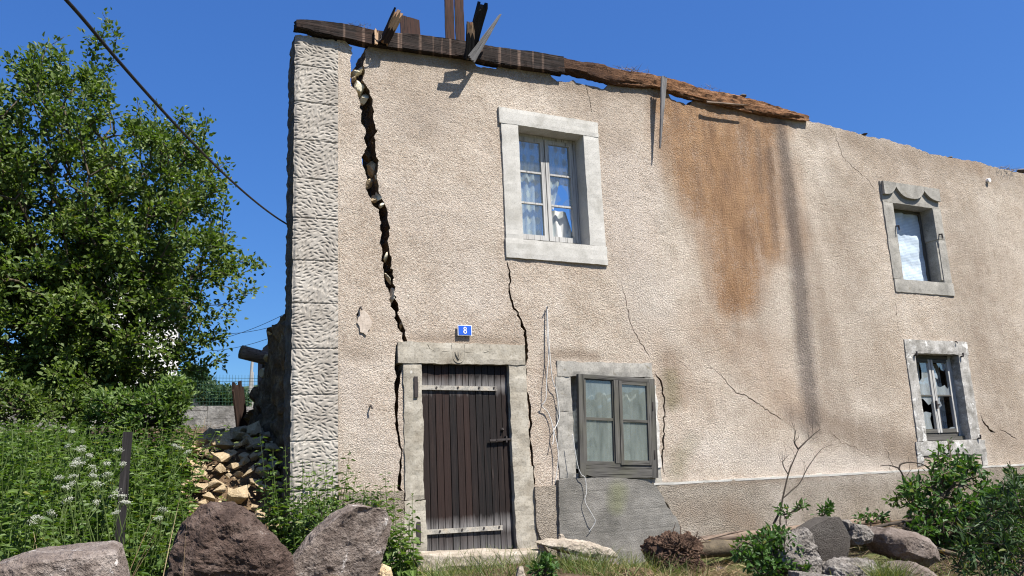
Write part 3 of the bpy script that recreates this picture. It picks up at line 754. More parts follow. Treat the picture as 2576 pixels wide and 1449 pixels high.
for i, (px, py, y, s) in enumerate([(667,935,1.9,(.10,.12,.08)),(662,972,2.2,(.09,.1,.09)),(650,1040,2.75,(.10,.1,.06)),(690,838,1.4,(.08,.1,.05)),(655,1005,2.5,(.11,.12,.04)),(680,900,1.75,(.08,.1,.07))]):
    o = link('end_wall_stone', rock_mesh('end_wall_stone', s, 80 + i, M['pale_stone'], 14, .015, 3, False)); o.location = P(px, py, y); o.rotation_euler = (0.1 * i, 0.2 * math.sin(i), 0.5 * i)
    hp(o)
# interior: first floor, ground floor room walls behind the front
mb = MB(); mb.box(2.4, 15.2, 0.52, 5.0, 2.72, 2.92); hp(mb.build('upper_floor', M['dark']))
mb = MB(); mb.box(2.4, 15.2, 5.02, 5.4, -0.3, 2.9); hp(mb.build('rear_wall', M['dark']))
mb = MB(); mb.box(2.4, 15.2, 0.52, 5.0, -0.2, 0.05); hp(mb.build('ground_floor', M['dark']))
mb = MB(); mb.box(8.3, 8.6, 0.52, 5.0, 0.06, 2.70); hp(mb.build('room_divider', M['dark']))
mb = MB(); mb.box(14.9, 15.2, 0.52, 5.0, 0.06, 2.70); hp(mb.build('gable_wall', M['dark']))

# ---- stone surrounds
def slab(mb, x0, x1, y0, y1, z0, z1, seed=0, amp=0.006, step=0.05, mi=0):
    """a block with an uneven face and slightly worn edges"""
    nx_ = max(2, int((x1-x0)/step)+1); nz_ = max(2, int((z1-z0)/step)+1)
    gx = np.linspace(x0, x1, nx_); gzv = np.linspace(z0, z1, nz_)
    def e(x, z, a): return amp * fbm(x*9 + seed, z*9, a, 3)
    fr = []
    for i, z in enumerate(gzv):
        for j, x in enumerate(gx):
            bx = e(x, z, 1) if j in (0, nx_-1) else 0; bz = e(x, z, 2) if i in (0, nz_-1) else 0
            ed = 0.004 if (j in (0, nx_-1) or i in (0, nz_-1)) else 0
            fr.append((x + bx, y0 + ed + e(x, z, 3) * .6, z + bz))
    bk = [(p[0], y1, p[2]) for p in fr]; n_ = nx_ * nz_
    fs = [(i*nx_+j, i*nx_+j+1, (i+1)*nx_+j+1, (i+1)*nx_+j) for i in range(nz_-1) for j in range(nx_-1)]
    fs += [(n_+i*nx_+j, n_+(i+1)*nx_+j, n_+(i+1)*nx_+j+1, n_+i*nx_+j+1) for i in range(nz_-1) for j in range(nx_-1)]
    per = [j for j in range(nx_)] + [i*nx_+nx_-1 for i in range(1, nz_)] + [(nz_-1)*nx_+j for j in range(nx_-2, -1, -1)] + [i*nx_ for i in range(nz_-2, 0, -1)]
    fs += [(per[k], n_+per[k], n_+per[(k+1) % len(per)], per[(k+1) % len(per)]) for k in range(len(per))]
    mb.add(fr + bk, fs, mi)

def wood_rect(mb, x0, x1, z0, z1, y0, y1, wl, wr, wb, wt, vi=0, hi=1):
    mb.box(x0, x0+wl, y0, y1, z0, z1, vi); mb.box(x1-wr, x1, y0, y1, z0, z1, vi)
    mb.box(x0+wl, x1-wr, y0+.002, y1-.002, z0, z0+wb, hi); mb.box(x0+wl, x1-wr, y0+.002, y1-.002, z1-wt, z1, hi)

def poly_pane(mb, pts, y, t=0.004):
    n_ = len(pts)
    mb.add([(x, y, z) for x, z in pts] + [(x, y+t, z) for x, z in pts], [tuple(range(n_)), tuple(range(2*n_-1, n_-1, -1))] + [(i, n_+i, n_+(i+1) % n_, (i+1) % n_) for i in range(n_)])

def window(label, op, sash, yw, rows, mats, glass, panes, fw=0.05, sw=0.04, mw_=0.022, bottom=0.05):
    """part: timber frame with two sashes; sub-parts: one pane each"""
    x0, x1, z0, z1 = op
    mb = MB(); wood_rect(mb, x0, x1, z0, z1, yw, yw+.07, fw, fw, bottom, fw)
    f = mb.build('window', mats); hp(f)
    if label: f['label'] = label
    xm = (x0 + x1) / 2; ins = [(x0+fw, xm-.004), (xm+.004, x1-fw)]
    for si, (a, b) in enumerate(ins):
        mb = MB(); zb, zt_ = z0+bottom+.003, z1-fw-.003
        wood_rect(mb, a+.003, b-.003, zb, zt_, yw-.012, yw+.035, sw, sw, sw*1.25, sw)
        ph = (zt_ - zb - sw*2.25) / rows; gx0, gx1 = a+.003+sw, b-.003-sw; gb = zb + sw*1.25
        for r_ in range(1, rows):
            zc = gb + ph * r_; mb.box(gx0, gx1, yw-.006, yw+.03, zc-mw_/2, zc+mw_/2, 1)
        sub(mb.build('sash', mats), f)
        for r_ in range(rows):
            shp = panes.get((si, r_), [[(0,0),(1,0),(1,1),(0,1)]])
            if not shp: continue
            za, zb2 = gb + ph*r_, gb + ph*(r_+1)
            for s_ in shp:
                mb = MB(); poly_pane(mb, [(gx0-.004 + (gx1-gx0+.008)*u, za + (zb2-za)*v) for u, v in s_], yw+.008)
                sub(mb.build('pane' if len(shp) == 1 else 'glass_shard', glass), f)
    return f

# upper window over the door
mb = MB(); sd_ = 1
slab(mb, 4.22, 5.605, -.03, .24, 4.925, 5.125, 1); slab(mb, 4.245, 4.47, -.026, .24, 3.50, 4.922, 2); slab(mb, 5.38, 5.60, -.026, .24, 3.50, 4.922, 3); slab(mb, 4.235, 5.61, -.032, .24, 3.265, 3.497, 4)
sur = mb.build('window_surround', M['smooth_stone'], smooth=False); hp(sur)
PN = {(1, 1): [[(0,0),(.28,0),(.33,.12),(.52,.22),(.38,.42),(.42,.75),(.2,1),(0,1)], [(.3,1),(.45,.8),(.78,.52),(.86,.3),(1,.25),(1,1)], [(.52,0),(1,0),(1,.2),(.8,.28),(.6,.12)]],
      (1, 0): [[(0,0),(.12,0),(.22,.3),(.1,.62),(.05,1),(0,1)], [(.55,0),(1,0),(1,.12),(.9,.05),(.8,.3),(.88,.4),(.7,.12)]]}
win = window('pale grey two-leaf window with lace curtains and broken right panes', (4.475, 5.375, 3.515, 4.92), None, .19, 3, [M['frame_pale'], M['frame_pale']], M['glass'], PN, fw=.04, sw=.05)
def curtain(name, x0, x1, z0, z1, y, mat, parent, waves=5, amp=.02, taper=0.0, taper_side=0, nz_=14, seed=0):
    mb = MB(); nx_ = 46; vs = []
    for i in range(nz_):
        t = i / (nz_-1); z = z0 + (z1-z0)*t
        for j in range(nx_):
            u = j / (nx_-1); xa = x0 + (x1-x0) * (u if not taper else (u*(1-taper*(1-t)) + (taper*(1-t) if taper_side else 0)))
            vs.append((xa, y + amp*math.sin(u*waves*6.28+seed) + amp*.4*math.sin(u*17+t*3), z + 0.01*math.sin(u*30) * (i == 0)))
    mb.add(vs, [(i*nx_+j, i*nx_+j+1, (i+1)*nx_+j+1, (i+1)*nx_+j) for i in range(nz_-1) for j in range(nx_-1)])
    return sub(mb.build(name, mat, smooth=True), parent)
curtain('curtain', 4.52, 4.92, 3.56, 4.60, .27, M['lace'], win, 4, .014, .12, 0)
curtain('curtain', 4.52, 5.34, 4.36, 4.88, .33, M['lace'], win, 9, .012)
curtain('curtain', 4.95, 5.20, 4.02, 4.46, .30, M['lace'], win, 2, .01, .5, 0)
curtain('curtain', 5.05, 5.25, 3.56, 4.0, .29, M['cloth'], win, 2, .012, -.6, 0, seed=2)
curtain('curtain', 5.30, 5.35, 3.9, 4.6, .29, M['lace'], win, 1, .006)
mb = MB(); mb.tube([(4.49, .32, 4.885), (5.36, .32, 4.885)], .008, 6); sub(mb.build('curtain_rail', M['frame_pale']), win)
mb = MB(); mb.box(4.475, 5.37, .10, .26, 3.497, 3.516); sub(mb.build('sill_board', M['frame_grey_h']), win)

# upper right window with a scalloped lintel
mb = MB()
slab(mb, 10.59, 10.80, -.02, .28, 3.41, 4.60, 12); slab(mb, 11.68, 11.86, -.02, .28, 4.10, 4.60, 13); slab(mb, 11.70, 11.87, -.016, .28, 3.41, 4.097, 14); slab(mb, 10.60, 11.885, -.022, .28, 3.21, 3.407, 15)
slab(mb, 10.585, 11.84, -.02, .28, 4.60, 4.93, 16)
mb.box(11.66, 11.70, .0, .05, 3.45, 4.05)
sur2 = mb.build('window_surround', M['old_stone']); hp(sur2)
mb = MB()
for (xa, xb, full) in ((10.60, 10.86, 1), (10.865, 11.49, 2), (11.495, 11.835, 3)):
    nseg = 14; zt_ = 4.915; pts = [(xa, zt_), (xb, zt_)]
    low = 4.69 if full == 2 else 4.71
    arc = []
    for i in range(nseg + 1):
        u = i / nseg
        if full == 2: zz = low + .16 * abs(2*u-1) ** 3.0
        elif full == 1: zz = low + .12 * (u) ** 3.0
        else: zz = low + .14 * (1-u) ** 3.0
        arc.append((xb + (xa-xb)*u if full != 1 else xb + (xa-xb)*u, zz if full == 2 else (low + .13 * ((1-u) if full == 1 else u) ** 3.0)))
    poly_pane(mb, pts[::-1][::-1] + arc, -.065, .05)
hp(mb.build('scalloped_lintel', M['old_stone']))
mb = MB(); wood_rect(mb, 10.80, 11.68, 3.42, 4.60, .21, .27, .04, .05, .04, .05)
w2 = mb.build('window', [M['frame_grey'], M['frame_grey_h']]); hp(w2); w2['label'] = 'window opening covered with ribbed translucent plastic sheet'
mb = MB(); nx_, nz_ = 30, 40; vs = []
for i in range(nz_):
    for j in range(nx_):
        x = 10.84 + .79*j/(nx_-1); z = 3.46 + 1.09*i/(nz_-1); vs.append((x, .225 + .018*fbm(x*5, z*5, 1, 3) + .02 * smoothstep(.8, 1, i/nz_) * math.sin(x*25), z))
mb.add(vs, [(i*nx_+j, i*nx_+j+1, (i+1)*nx_+j+1, (i+1)*nx_+j) for i in range(nz_-1) for j in range(nx_-1)])
sub(mb.build('plastic_sheet', M['plastic'], smooth=True), w2)
for x, z in ((10.79, 4.18), (11.73, 4.13)): mb = MB(); mb.tube([(x, .0, z+.05), (x, -.07, z+.04), (x, -.07, z-.03)], .013, 6); hp(mb.build('shutter_pin', M['iron']))

# lower right window, broken panes
mb = MB()
slab(mb, 10.62, 11.99, -.022, .24, 2.30, 2.50, 22, .009); slab(mb, 10.62, 10.81, -.02, .24, 1.03, 2.297, 23, .009); slab(mb, 11.75, 11.965, -.02, .24, 1.03, 2.297, 24, .009); slab(mb, 10.56, 12.04, -.026, .24, .83, 1.027, 25, .016); slab(mb, 10.55, 10.68, -.022, .1, .70, .828, 26, .02); slab(mb, 11.92, 12.04, -.022, .1, .66, .828, 27, .02)
hp(mb.build('window_surround', M['white_stone']))
PN = {(0, 1): [[(.45,.0),(1,0),(1,1),(.5,1),(.56,.75),(.5,.52),(.3,.42)], [(0,0),(.45,0),(.3,.42),(0,.25)]],
      (1, 1): [[(0,0),(1,0),(1,.3),(.85,.2),(.7,.32),(.4,.26),(.2,.28),(.08,.62),(0,.85)], [(.05,1),(0,.9),(.1,.55),(.28,.5),(.3,.6)], [(.35,1),(.45,.85),(.5,.92),(.62,.78),(.8,.75),(1,.85),(1,1)]],
      (0, 0): [[(0,0),(.75,0),(.68,.3),(.8,.48),(.45,.52),(0,.45)], [(0,1),(0,.9),(.4,.9),(.7,.72),(.85,.75),(1,.9),(1,1)]],
      (1, 0): [[(.5,0),(1,0),(1,.05),(.7,.04)], [(0,.6),(0,1),(.3,1),(.2,.85),(.3,.7)]]}
w3 = window('weathered two-leaf window with smashed glass', (10.81, 11.75, 1.10, 2.295), None, .13, 2, [M['frame_pale'], M['frame_grey_h']], M['glass_bright'], PN, fw=.06, sw=.045, bottom=.05)
mb = MB(); mb.box(10.815, 11.745, .08, .20, 1.03, 1.097); sub(mb.build('sill_board', M['frame_grey_h']), w3)
curtain('curtain', 10.9, 11.25, 1.15, 2.2, .30, M['cloth'], w3, 4, .02, .35, 0)
curtain('curtain', 11.55, 11.7, 1.15, 2.2, .32, M['lace'], w3, 2, .02)
mb = MB(); mb.box(11.26, 11.285, .095, .118, 1.5, 1.62); mb.box(11.285, 11.33, .09, .112, 1.55, 1.572); sub(mb.build('handle', M['iron']), w3)
for x, z in ((10.795, 2.27), (11.80, 2.27), (11.90, 1.05)): mb = MB(); mb.tube([(x, .0, z), (x, -.06, z), (x, -.06, z+.05)], .014, 6); hp(mb.build('shutter_pin', M['iron']))

# lower middle window: a casement hung proud of its stone surround
mb = MB()
slab(mb, 4.83, 6.15, -.018, .25, 1.90, 2.07, 32, .012); slab(mb, 4.80, 5.00, -.016, .25, 1.50, 1.897, 33, .012); slab(mb, 4.79, 5.00, -.02, .25, .75, 1.497, 34, .012); slab(mb, 6.03, 6.165, -.016, .25, .62, 1.897, 36, .01)
slab(mb, 4.9, 6.12, -.01, .25, .55, .80, 37, .01)
hp(mb.build('window_surround', M['old_stone']))
mb = MB(); slab(mb, 6.06, 6.17, -.03, .05, .82, 1.80, 41, .02); hp(mb.build('plaster_patch', M['plaster']))
cx0, cx1, cz0, cz1 = 5.05, 6.11, .79, 1.90
mb = MB(); xm = 5.60; y0, y1 = -.07, -.02
mb.box(cx0, cx0+.075, y0, y1, cz0-.06, cz1, 0); mb.box(cx1-.085, cx1, y0, y1, cz0-.06, cz1, 0)
mb.box(cx0+.075, cx1-.085, y0+.002, y1-.002, cz1-.045, cz1, 1)
mb.add([(cx0+.075,y0+.002,cz0-.03),(5.32,y0+.002,cz0-.075),(cx1-.085,y0+.002,cz0-.055),(cx1-.085,y0+.002,cz0+.10),(cx0+.075,y0+.002,cz0+.10)] + [(cx0+.075,y1-.002,cz0-.03),(5.32,y1-.002,cz0-.075),(cx1-.085,y1-.002,cz0-.055),(cx1-.085,y1-.002,cz0+.10),(cx0+.075,y1-.002,cz0+.10)],
       [(0,1,2,3,4),(9,8,7,6,5),(0,5,6,1),(1,6,7,2),(2,7,8,3),(3,8,9,4),(4,9,5,0)], 1)
mb.box(xm-.075, xm-.012, y0-.004, y1, cz0+.10, cz1-.045, 0)
w4 = mb.build('window', [M['frame_grey'], M['frame_grey_h']])
piv = Vector((5.56, 0, 1.35)); RT = Matrix.Translation(piv) @ Matrix.Rotation(rad(2.6), 4, 'Y') @ Matrix.Translation(-piv)
w4.parent = house; w4.matrix_parent_inverse = HI @ RT
w4['label'] = 'grey weathered casement with dusty panes hung askew'
for (a, b, zb, zt_) in ((cx0+.076, xm-.076, cz0+.10, cz1-.046), (xm-.008, cx1-.086, cz0+.085, cz1-.05)):
    mb = MB(); s_ = .012 if a < 5.3 else .042
    yy0 = y0+.012 if a < 5.3 else y0-.012
    wood_rect(mb, a, b, zb, zt_, yy0, yy0+.04, s_ + (.012 if a < 5.3 else 0), s_, s_+.01, s_)
    zc = (zb+zt_)/2 + .02; mb.box(a+s_, b-s_, yy0+.004, yy0+.035, zc-.016, zc+.016, 1)
    sub(mb.build('sash', [M['frame_grey'], M['frame_grey_h']]), w4)
    for (pa, pb) in ((zb+s_+.01, zc-.016), (zc+.016, zt_-s_)):
        mb = MB(); poly_pane(mb, [(a+s_-.004, pa-.004), (b-s_+.004, pa-.004), (b-s_+.004, pb+.004), (a+s_-.004, pb+.004)], yy0+.018); sub(mb.build('pane', M['glass_dirty']), w4)
for zc in (1.57, 1.0): mb = MB(); mb.box(cx1-.05, cx1-.035, y0-.008, y0+.01, zc-.05, zc+.05); sub(mb.build('hinge', M['iron']), w4)
curtain('curtain', 5.06, 6.0, .82, 1.88, .12, M['lace'], w4, 6, .02)

# door
mb = MB()
slab(mb, 2.915, 4.415, -.03, .22, 2.018, 2.245, 51, .012); slab(mb, 2.975, 3.18, -.02, .22, .60, 2.014, 52, .014); slab(mb, 2.955, 3.19, -.024, .22, -.25, .597, 53, .014); slab(mb, 4.21, 4.425, -.02, .22, .9, 2.014, 54, .014); slab(mb, 4.212, 4.455, -.024, .22, -.25, .897, 55, .016)
ds = mb.build('door_surround', M['door_stone']); hp(ds)
mb = MB()
lw = (2.935, 2.24)
sh = [(3.60+.075*math.cos(t)*1.0, 2.13+.10*math.sin(t)) for t in np.linspace(math.pi, 2*math.pi, 13)]
sh = [(3.525, 2.225)] + [(x + .05, z) for x, z in [(p[0]-.05, p[1]) for p in sh]] + [(3.675, 2.225)]
mb.tube([(x, -.027, z) for x, z in sh], .007, 6)
mb.tube([(x, -.027, z) for x, z in [(3.25, 2.225), (3.27, 2.18), (3.33, 2.15), (3.42, 2.155), (3.52, 2.15)]], .0055, 6)
mb.tube([(x, -.027, z) for x, z in [(3.68, 2.15), (3.80, 2.145), (3.9, 2.15), (3.97, 2.17), (3.98, 2.22)]], .0055, 6)
for dx in (-.03, 0, .03): mb.tube([(3.60, -.034, 2.07), (3.60+dx, -.036, 2.12), (3.60+dx*1.3, -.034, 2.15)], .007, 5)
sub(mb.build('carved_crest', M['door_stone']), ds)
mb = MB(); rr = random.Random(5); npl = 13; wds = [.075 + .012*rr.random() for _ in range(npl)]; sw_ = (4.205-3.185) / sum(wds); x = 3.185
for i in range(npl):
    wd = wds[i] * sw_
    mb.box(x+.004, x+wd-.004, .035 + .004*rr.random(), .075, .03 + .02*rr.random(), 2.01)
    x += wd
door = mb.build('door', M['door']); hp(door)
mb = MB(); mb.box(3.185, 4.205, .08, .10, .02, 2.012); sub(mb.build('back_boards', M['black_board']), door)
for z, tl in ((1.765, -.01), (.275, -.02)):
    mb = MB()
    mb.box(3.10, 4.07, .012, .028, z-.024, z+.024, 0, Matrix.Translation((3.1, 0, z)) @ Matrix.Rotation(rad(.6), 4, 'Y') @ Matrix.Translation((-3.1, 0, -z)))
    st = mb.build('hinge_strap', M['strap']); sub(st, door)
    mb = MB(); mb.box(3.085, 3.125, -.034, .018, z-.11, z+.11); mb.tube([(3.12, -.01, z-.05), (3.12, -.01, z+.05)], .018, 8); sub(mb.build('hinge', M['iron']), door)
    for bx in (3.35, 3.6, 3.85, 4.03): mb = MB(); mb.tube([(bx, .012, z), (bx, .004, z)], .012, 6); sub(mb.build('strap_nail', M['iron']), door)
mb = MB(); mb.box(3.95, 4.27, .0, .018, 1.185, 1.207, 0, Matrix.Translation((4.1, 0, 1.2)) @ Matrix.Rotation(rad(-2), 4, 'Y') @ Matrix.Translation((-4.1, 0, -1.2))); mb.box(4.147, 4.163, -.002, .034, 1.165, 1.235); mb.box(4.03, 4.04, .0, .02, 1.17, 1.2)
sub(mb.build('bolt', M['iron']), door)
mb = MB(); mb.tube([(4.12, .035, 1.31), (4.12, .02, 1.31)], .016, 10); mb.tube([(4.12, .02, 1.31), (4.12, .005, 1.295)], .009, 8); sub(mb.build('knob', M['iron']), door)

# plinth with a rounded end by the door, a ledge on top, and a patch of board-marked concrete
def ledge_poly(name, pts, y0, y1, mat, seed, step=.07, stain=False, parent_mesh=True):
    lp = jag(pts + [pts[0]], .05, .006, seed)[:-1]
    V = list(lp); n0 = len(V); E = [(i, (i+1) % n0) for i in range(n0)]
    xs_ = [p[0] for p in lp]; zs_ = [p[1] for p in lp]; r = random.Random(seed)
    lpa = np.array(lp); gp = [(x + r.uniform(-.01,.01), z + r.uniform(-.01,.01)) for x in np.arange(min(xs_), max(xs_), step) for z in np.arange(min(zs_), max(zs_), step)]
    gp = [p for p in gp if ((lpa - np.array(p))**2).sum(1).min() > .025**2]
    q = delaunay_2d_cdt([Vector(p) for p in V + gp], E, [], 0, 1e-6)
    v2 = np.array([(p.x, p.y) for p in q[0]]); f2 = np.array(q[2]); f2 = f2[inside_all(v2[f2].mean(1), [lp])]
    mb = MB(); mb.add([(x, y0 + .006*fbm(x*5, z*5, seed, 3), z) for x, z in v2], [tuple(t) for t in f2])
    vs = [(x, y0 + .006*fbm(x*5, z*5, seed, 3), z) for x, z in lp] + [(x, y1, z) for x, z in lp]
    mb.add(vs, [(i, n0+i, n0+(i+1) % n0, (i+1) % n0) for i in range(n0)])
    o = mb.build(name, mat)
    bm = bmesh.new(); bm.from_mesh(o.data); bmesh.ops.remove_doubles(bm, verts=bm.verts, dist=1e-5); bmesh.ops.recalc_face_normals(bm, faces=bm.faces); bm.to_mesh(o.data); bm.free()
    if stain: add_stains(o)
    return hp(o)
STAINS['grime'] += [([(1690,1300),(1760,1280)],[30,40],.5), ([(1830,1280),(1880,1320)],[40,35],.8), ([(1700,1220),(2200,1195)],[7,7],.6), ([(2280,1230),(2560,1230)],[40,40],.35)]
STAINS['pale'] += [([(1950,1250),(1985,1330)],[25,35],.6)]
ledge_poly('plinth', [(2.28,-.5),(2.94,-.5),(2.945,.70),(2.28,.72)], -.045, .05, M['plinth'], 61, stain=True)
ledge_poly('plinth', [(4.50,.10),(4.56,.0),(4.66,-.1),(4.66,-.5),(4.74,-.5),(4.735,.675),(4.455,.675),(4.452,.25)], -.05, .05, M['plinth'], 62, stain=True)
ledge_poly('plinth', [(6.02,.55),(6.0,.652),(7.0,.648),(8.26,.632),(10.5,.622),(12.9,.618),(15.2,.62),(15.2,-.5),(6.2,-.5),(6.28,.1),(6.2,.4)], -.055, .05, M['plinth'], 63, stain=True)
mb = MB()
slab(mb, 6.02, 15.2, -.062, .02, .622, .648, 64, .006, .12)
hp(mb.build('plinth_ledge', M['smooth_stone']))
ledge_poly('concrete_patch', [fz(p) for p in ((1397,1208),(1420,1203),(1560,1203),(1615,1210),(1640,1222),(1655,1245),(1668,1275),(1690,1300),(1702,1335),(1705,1380),(1700,1470),(1400,1470),(1398,1330))], -.085, .05, M['concrete'], 65, stain=True)

# a pale patch of smooth mortar by the crack, pipe-stub hooks on the wall
ledge_poly('mortar_patch', [fz(p) for p in ((903,783),(912,779),(924,790),(929,800),(936,812),(931,826),(925,831),(921,845),(913,838),(905,836),(903,822),(897,812),(901,797))], -.019, .01, M['patch'], 66, .03)

# ================================================================ timbers left on top of the wall
def beam(name, stations, y0, depth, mat, amp, seed, step=0.05, marks=(), roundness=0.05, label=None):
    A = [(P(t[0], t[1], y0), P(b[0], b[1], y0)) for t, b in stations]
    xs_ = [0.5 * (p[0] + q[0]) for p, q in A]
    gx = np.arange(xs_[0], xs_[-1], step)
    zt = np.interp(gx, xs_, [p[2] for p, q in A]); zb = np.interp(gx, xs_, [q[2] for p, q in A])
    prof = []
    m_ = 20
    for k in range(m_):
        t = 2 * math.pi * k / m_ ; c, s_ = math.cos(t), math.sin(t); ee = 0.06 + roundness * 0.9
        prof.append((math.copysign(abs(c) ** ee, c) * .5, math.copysign(abs(s_) ** ee, s_) * .5))
    org = np.array([gx[0], y0 + depth / 2, (zt[0] + zb[0]) / 2])
    vs = []
    for i, x in enumerate(gx):
        for k, (a_, b_) in enumerate(prof):
            y = y0 + depth / 2 + a_ * depth; z = (zt[i] + zb[i]) / 2 + b_ * (zt[i] - zb[i])
            n_ = amp * fbm(x * 2.2, k * .5 + seed, 0, 4) + amp * .5 * fbm(x * 9, k * 1.1, seed, 3)
            ex = 0
            if i in (0, len(gx) - 1): ex = 0.03 * fbm(k * 1.3, seed, 2)
            vs.append((x + ex - org[0], y + n_ * a_ * 2 - org[1], z + n_ * b_ * 2 - org[2]))
    n = len(gx)
    mb = MB()
    mb.add(vs, [(i*m_+k, i*m_+(k+1) % m_, (i+1)*m_+(k+1) % m_, (i+1)*m_+k) for i in range(n-1) for k in range(m_)] + [tuple(range(m_-1, -1, -1)), tuple((n-1)*m_+k for k in range(m_))])
    o = mb.build(name, mat, smooth=True); o.location = org
    try: o.data.set_sharp_from_angle(angle=rad(35))
    except Exception: pass
    if marks:
        at = o.data.attributes.new('mark', 'FLOAT', 'POINT'); w_ = np.array(vs) + org
        u, v = proj(w_); m0 = np.zeros(len(u))
        for c0, wd, s_ in marks: m0 = np.maximum(m0, np.clip(1.4 - np.abs(u - c0) / wd, 0, 1) * s_)
        at.data.foreach_set('value', m0)
    return o
# give the hewn beam its worn stripes
k = NT('hewn_beam'); g_ = k.noise(k.coord((1.3, 26, 26)), 1.5, 6, .65, .6); g2_ = k.noise(k.coord((1.6, 90, 90)), 1.0, 3, .5); g3_ = k.noise(k.coord((22, 5, 2)), 1.2, 4, .6)
c_ = k.ramp(g_, [(.3, (.008, .006, .0055)), (.52, (.018, .012, .010)), (.75, (.05, .033, .028))])
c_ = k.mix(k.ramp(k.noise(k.coord(), 2.0, 4, .6), [(.55, 0.0), (.8, .5)]), c_, (.07, .03, .016))
c_ = k.mix(k.ramp(k.math('MULTIPLY', k.attr('mark'), k.math('ADD', k.math('MULTIPLY', g3_, 1.5), .1)), [(.4, 0.0), (1.0, .9)]), c_, (.17, .115, .088))
c_ = k.mix(k.ramp(g2_, [(.34, .85), (.42, 0.0)]), c_, (.005, .004, .004))
M['hewn'] = k.done(c_, k.bump(k.math('ADD', g_, k.math('MULTIPLY', g2_, .6)), .9, .012), .85, .2)
o = beam('roof_beam', [((743,48),(750,68)),((775,49),(778,73)),((798,51),(792,81)),((890,63),(846,90)),((930,73),(925,108)),((998,82),(1003,120)),((1060,87),(1053,127)),((1110,94),(1105,134)),((1163,101),(1163,141)),((1222,113),(1225,154)),((1289,122),(1289,165)),((1360,133),(1340,171)),((1442,146),(1400,178))], -.085, .13, M['hewn'], .007, 3, .015,
         [(866,4,1),(914,5,1),(1003,4,1),(1010,3,.8),(1057,6,.9),(1090,3,.9),(1112,3,.8),(1133,4,1),(1215,8,.6),(1257,5,.9),(1285,3,.7),(1306,6,1),(1341,3,.9),(1366,4,1)])
tag(o, 'black hewn roof beam with pale worn stripes lying along the wall top from the pillar', 'beam')
k = NT('rotten_face'); g_ = k.noise(k.coord((1.8, 24, 24)), 1.4, 6, .7, .8); n_ = k.noise(k.coord((4, 7, 7)), 2.2, 6, .75); ho = k.vor(k.coord((6, 14, 14)), 2.0)
c_ = k.ramp(g_, [(.3, (.07, .035, .02)), (.5, (.24, .12, .06)), (.68, (.42, .25, .15)), (.8, (.55, .40, .28))])
c_ = k.mix(k.ramp(n_, [(.5, 0.0), (.62, .9)]), c_, (.04, .022, .014))
x_ = k.n('ShaderNodeSeparateXYZ', {0: k.coord()}).outputs[0]
c_ = k.mix(k.ramp(k.math('ADD', k.math('MULTIPLY', x_, .4), k.math('MULTIPLY', n_, .3)), [(.35, .85), (.85, 0.0)]), c_, (.05, .03, .022))
M['rotten_face'] = k.done(c_, k.bump(k.math('ADD', k.math('MULTIPLY', g_, 1.0), n_), 1.0, .045), .9, .1)
o = beam('roof_beam', [((1405,141),(1405,180)),((1442,147),(1440,180)),((1500,158),(1490,194)),((1560,172),(1540,208)),((1640,184),(1650,219)),((1700,198),(1705,233)),((1760,217),(1765,250)),((1830,232),(1830,266)),((1900,248),(1900,281)),((1972,272),(1972,295)),((2025,286),(2028,303)),((2037,291),(2036,302))], -.075, .14, M['rotten_face'], .022, 9, .025, (), .55)
tag(o, 'rotten orange-brown log crumbling along the wall top to the right of the black beam', 'beam')

def plank(name, p0, p1, wdir, w0, w1, t, mat, seed, j0=0.0, j1=0.0, endmat=None, nst=9, torn=0):
    """board from p0 to p1, local X along it; j0, j1 = raggedness of its ends"""
    p0 = Vector(p0); p1 = Vector(p1); L = (p1 - p0).length
    ax = (p1 - p0).normalized(); wd = Vector(wdir); wd = (wd - ax * wd.dot(ax)).normalized(); th = ax.cross(wd)
    r = random.Random(seed); nl = max(3, int(L / .06))
    e0 = [(r.uniform(0, 1) ** 1.5) * j0 for _ in range(nst)]; e1 = [(r.uniform(0, 1) ** 1.5) * j1 for _ in range(nst)]
    vs = []; mb = MB()
    for lay in (0, 1):
        for i in range(nl + 1):
            for k_ in range(nst):
                u = i / nl; xx = e0[k_] + (L - e0[k_] - e1[k_]) * u
                wv = (w0 + (w1 - w0) * (xx / L)) * (k_ / (nst-1) - .5)
                tt = t * (1 - lay) * (0.6 if (k_ in (0, nst-1)) else 1) + .003 * fbm(xx * 3, k_, seed)
                vs.append((xx, wv + .004 * fbm(xx * 4, seed, k_ // 4), tt))
    N_ = (nl + 1) * nst; fs = []; ms = []
    for i in range(nl):
        for k_ in range(nst - 1):
            a_ = i*nst + k_; ms += [1, 1] if (torn and i >= nl - torn) else [0, 0]
            fs.append((a_, a_+nst, a_+nst+1, a_+1)); fs.append((N_+a_, N_+a_+1, N_+a_+nst+1, N_+a_+nst))
        for k_ in (0, nst-1):
            a_ = i*nst + k_; ms.append(0); fs.append((a_, N_+a_, N_+a_+nst, a_+nst))
    mb.add(vs, fs, 0); mb.m = ms
    ef = []
    for i in (0, nl):
        for k_ in range(nst - 1): a_ = i*nst + k_; ef.append((a_, a_+1, N_+a_+1, N_+a_))
    for f in ef: mb.f.append(f); mb.m.append(1)
    o = mb.build(name, [mat, endmat or mat])
    bm = bmesh.new(); bm.from_mesh(o.data); bmesh.ops.recalc_face_normals(bm, faces=bm.faces); bm.to_mesh(o.data); bm.free()
    mt = Matrix.Identity(4)
    for i in range(3): mt[i][0] = ax[i]; mt[i][1] = wd[i]; mt[i][2] = th[i]; mt[i][3] = p0[i]
    o.matrix_world = mt
    return o
XD = (1, 0, 0)
G_R = 'broken timbers left on the wall top'
o = plank('broken_rafter', P(966,112,-.13), P(1008,26,-.34), (1,.3,-.2), .10, .12, .09, M['beam'], 1, .05, .14, M['break'], torn=3)
tag(o, 'short dark rafter stump with a pale splintered end leaning right over the black beam', 'rafter', G_R)
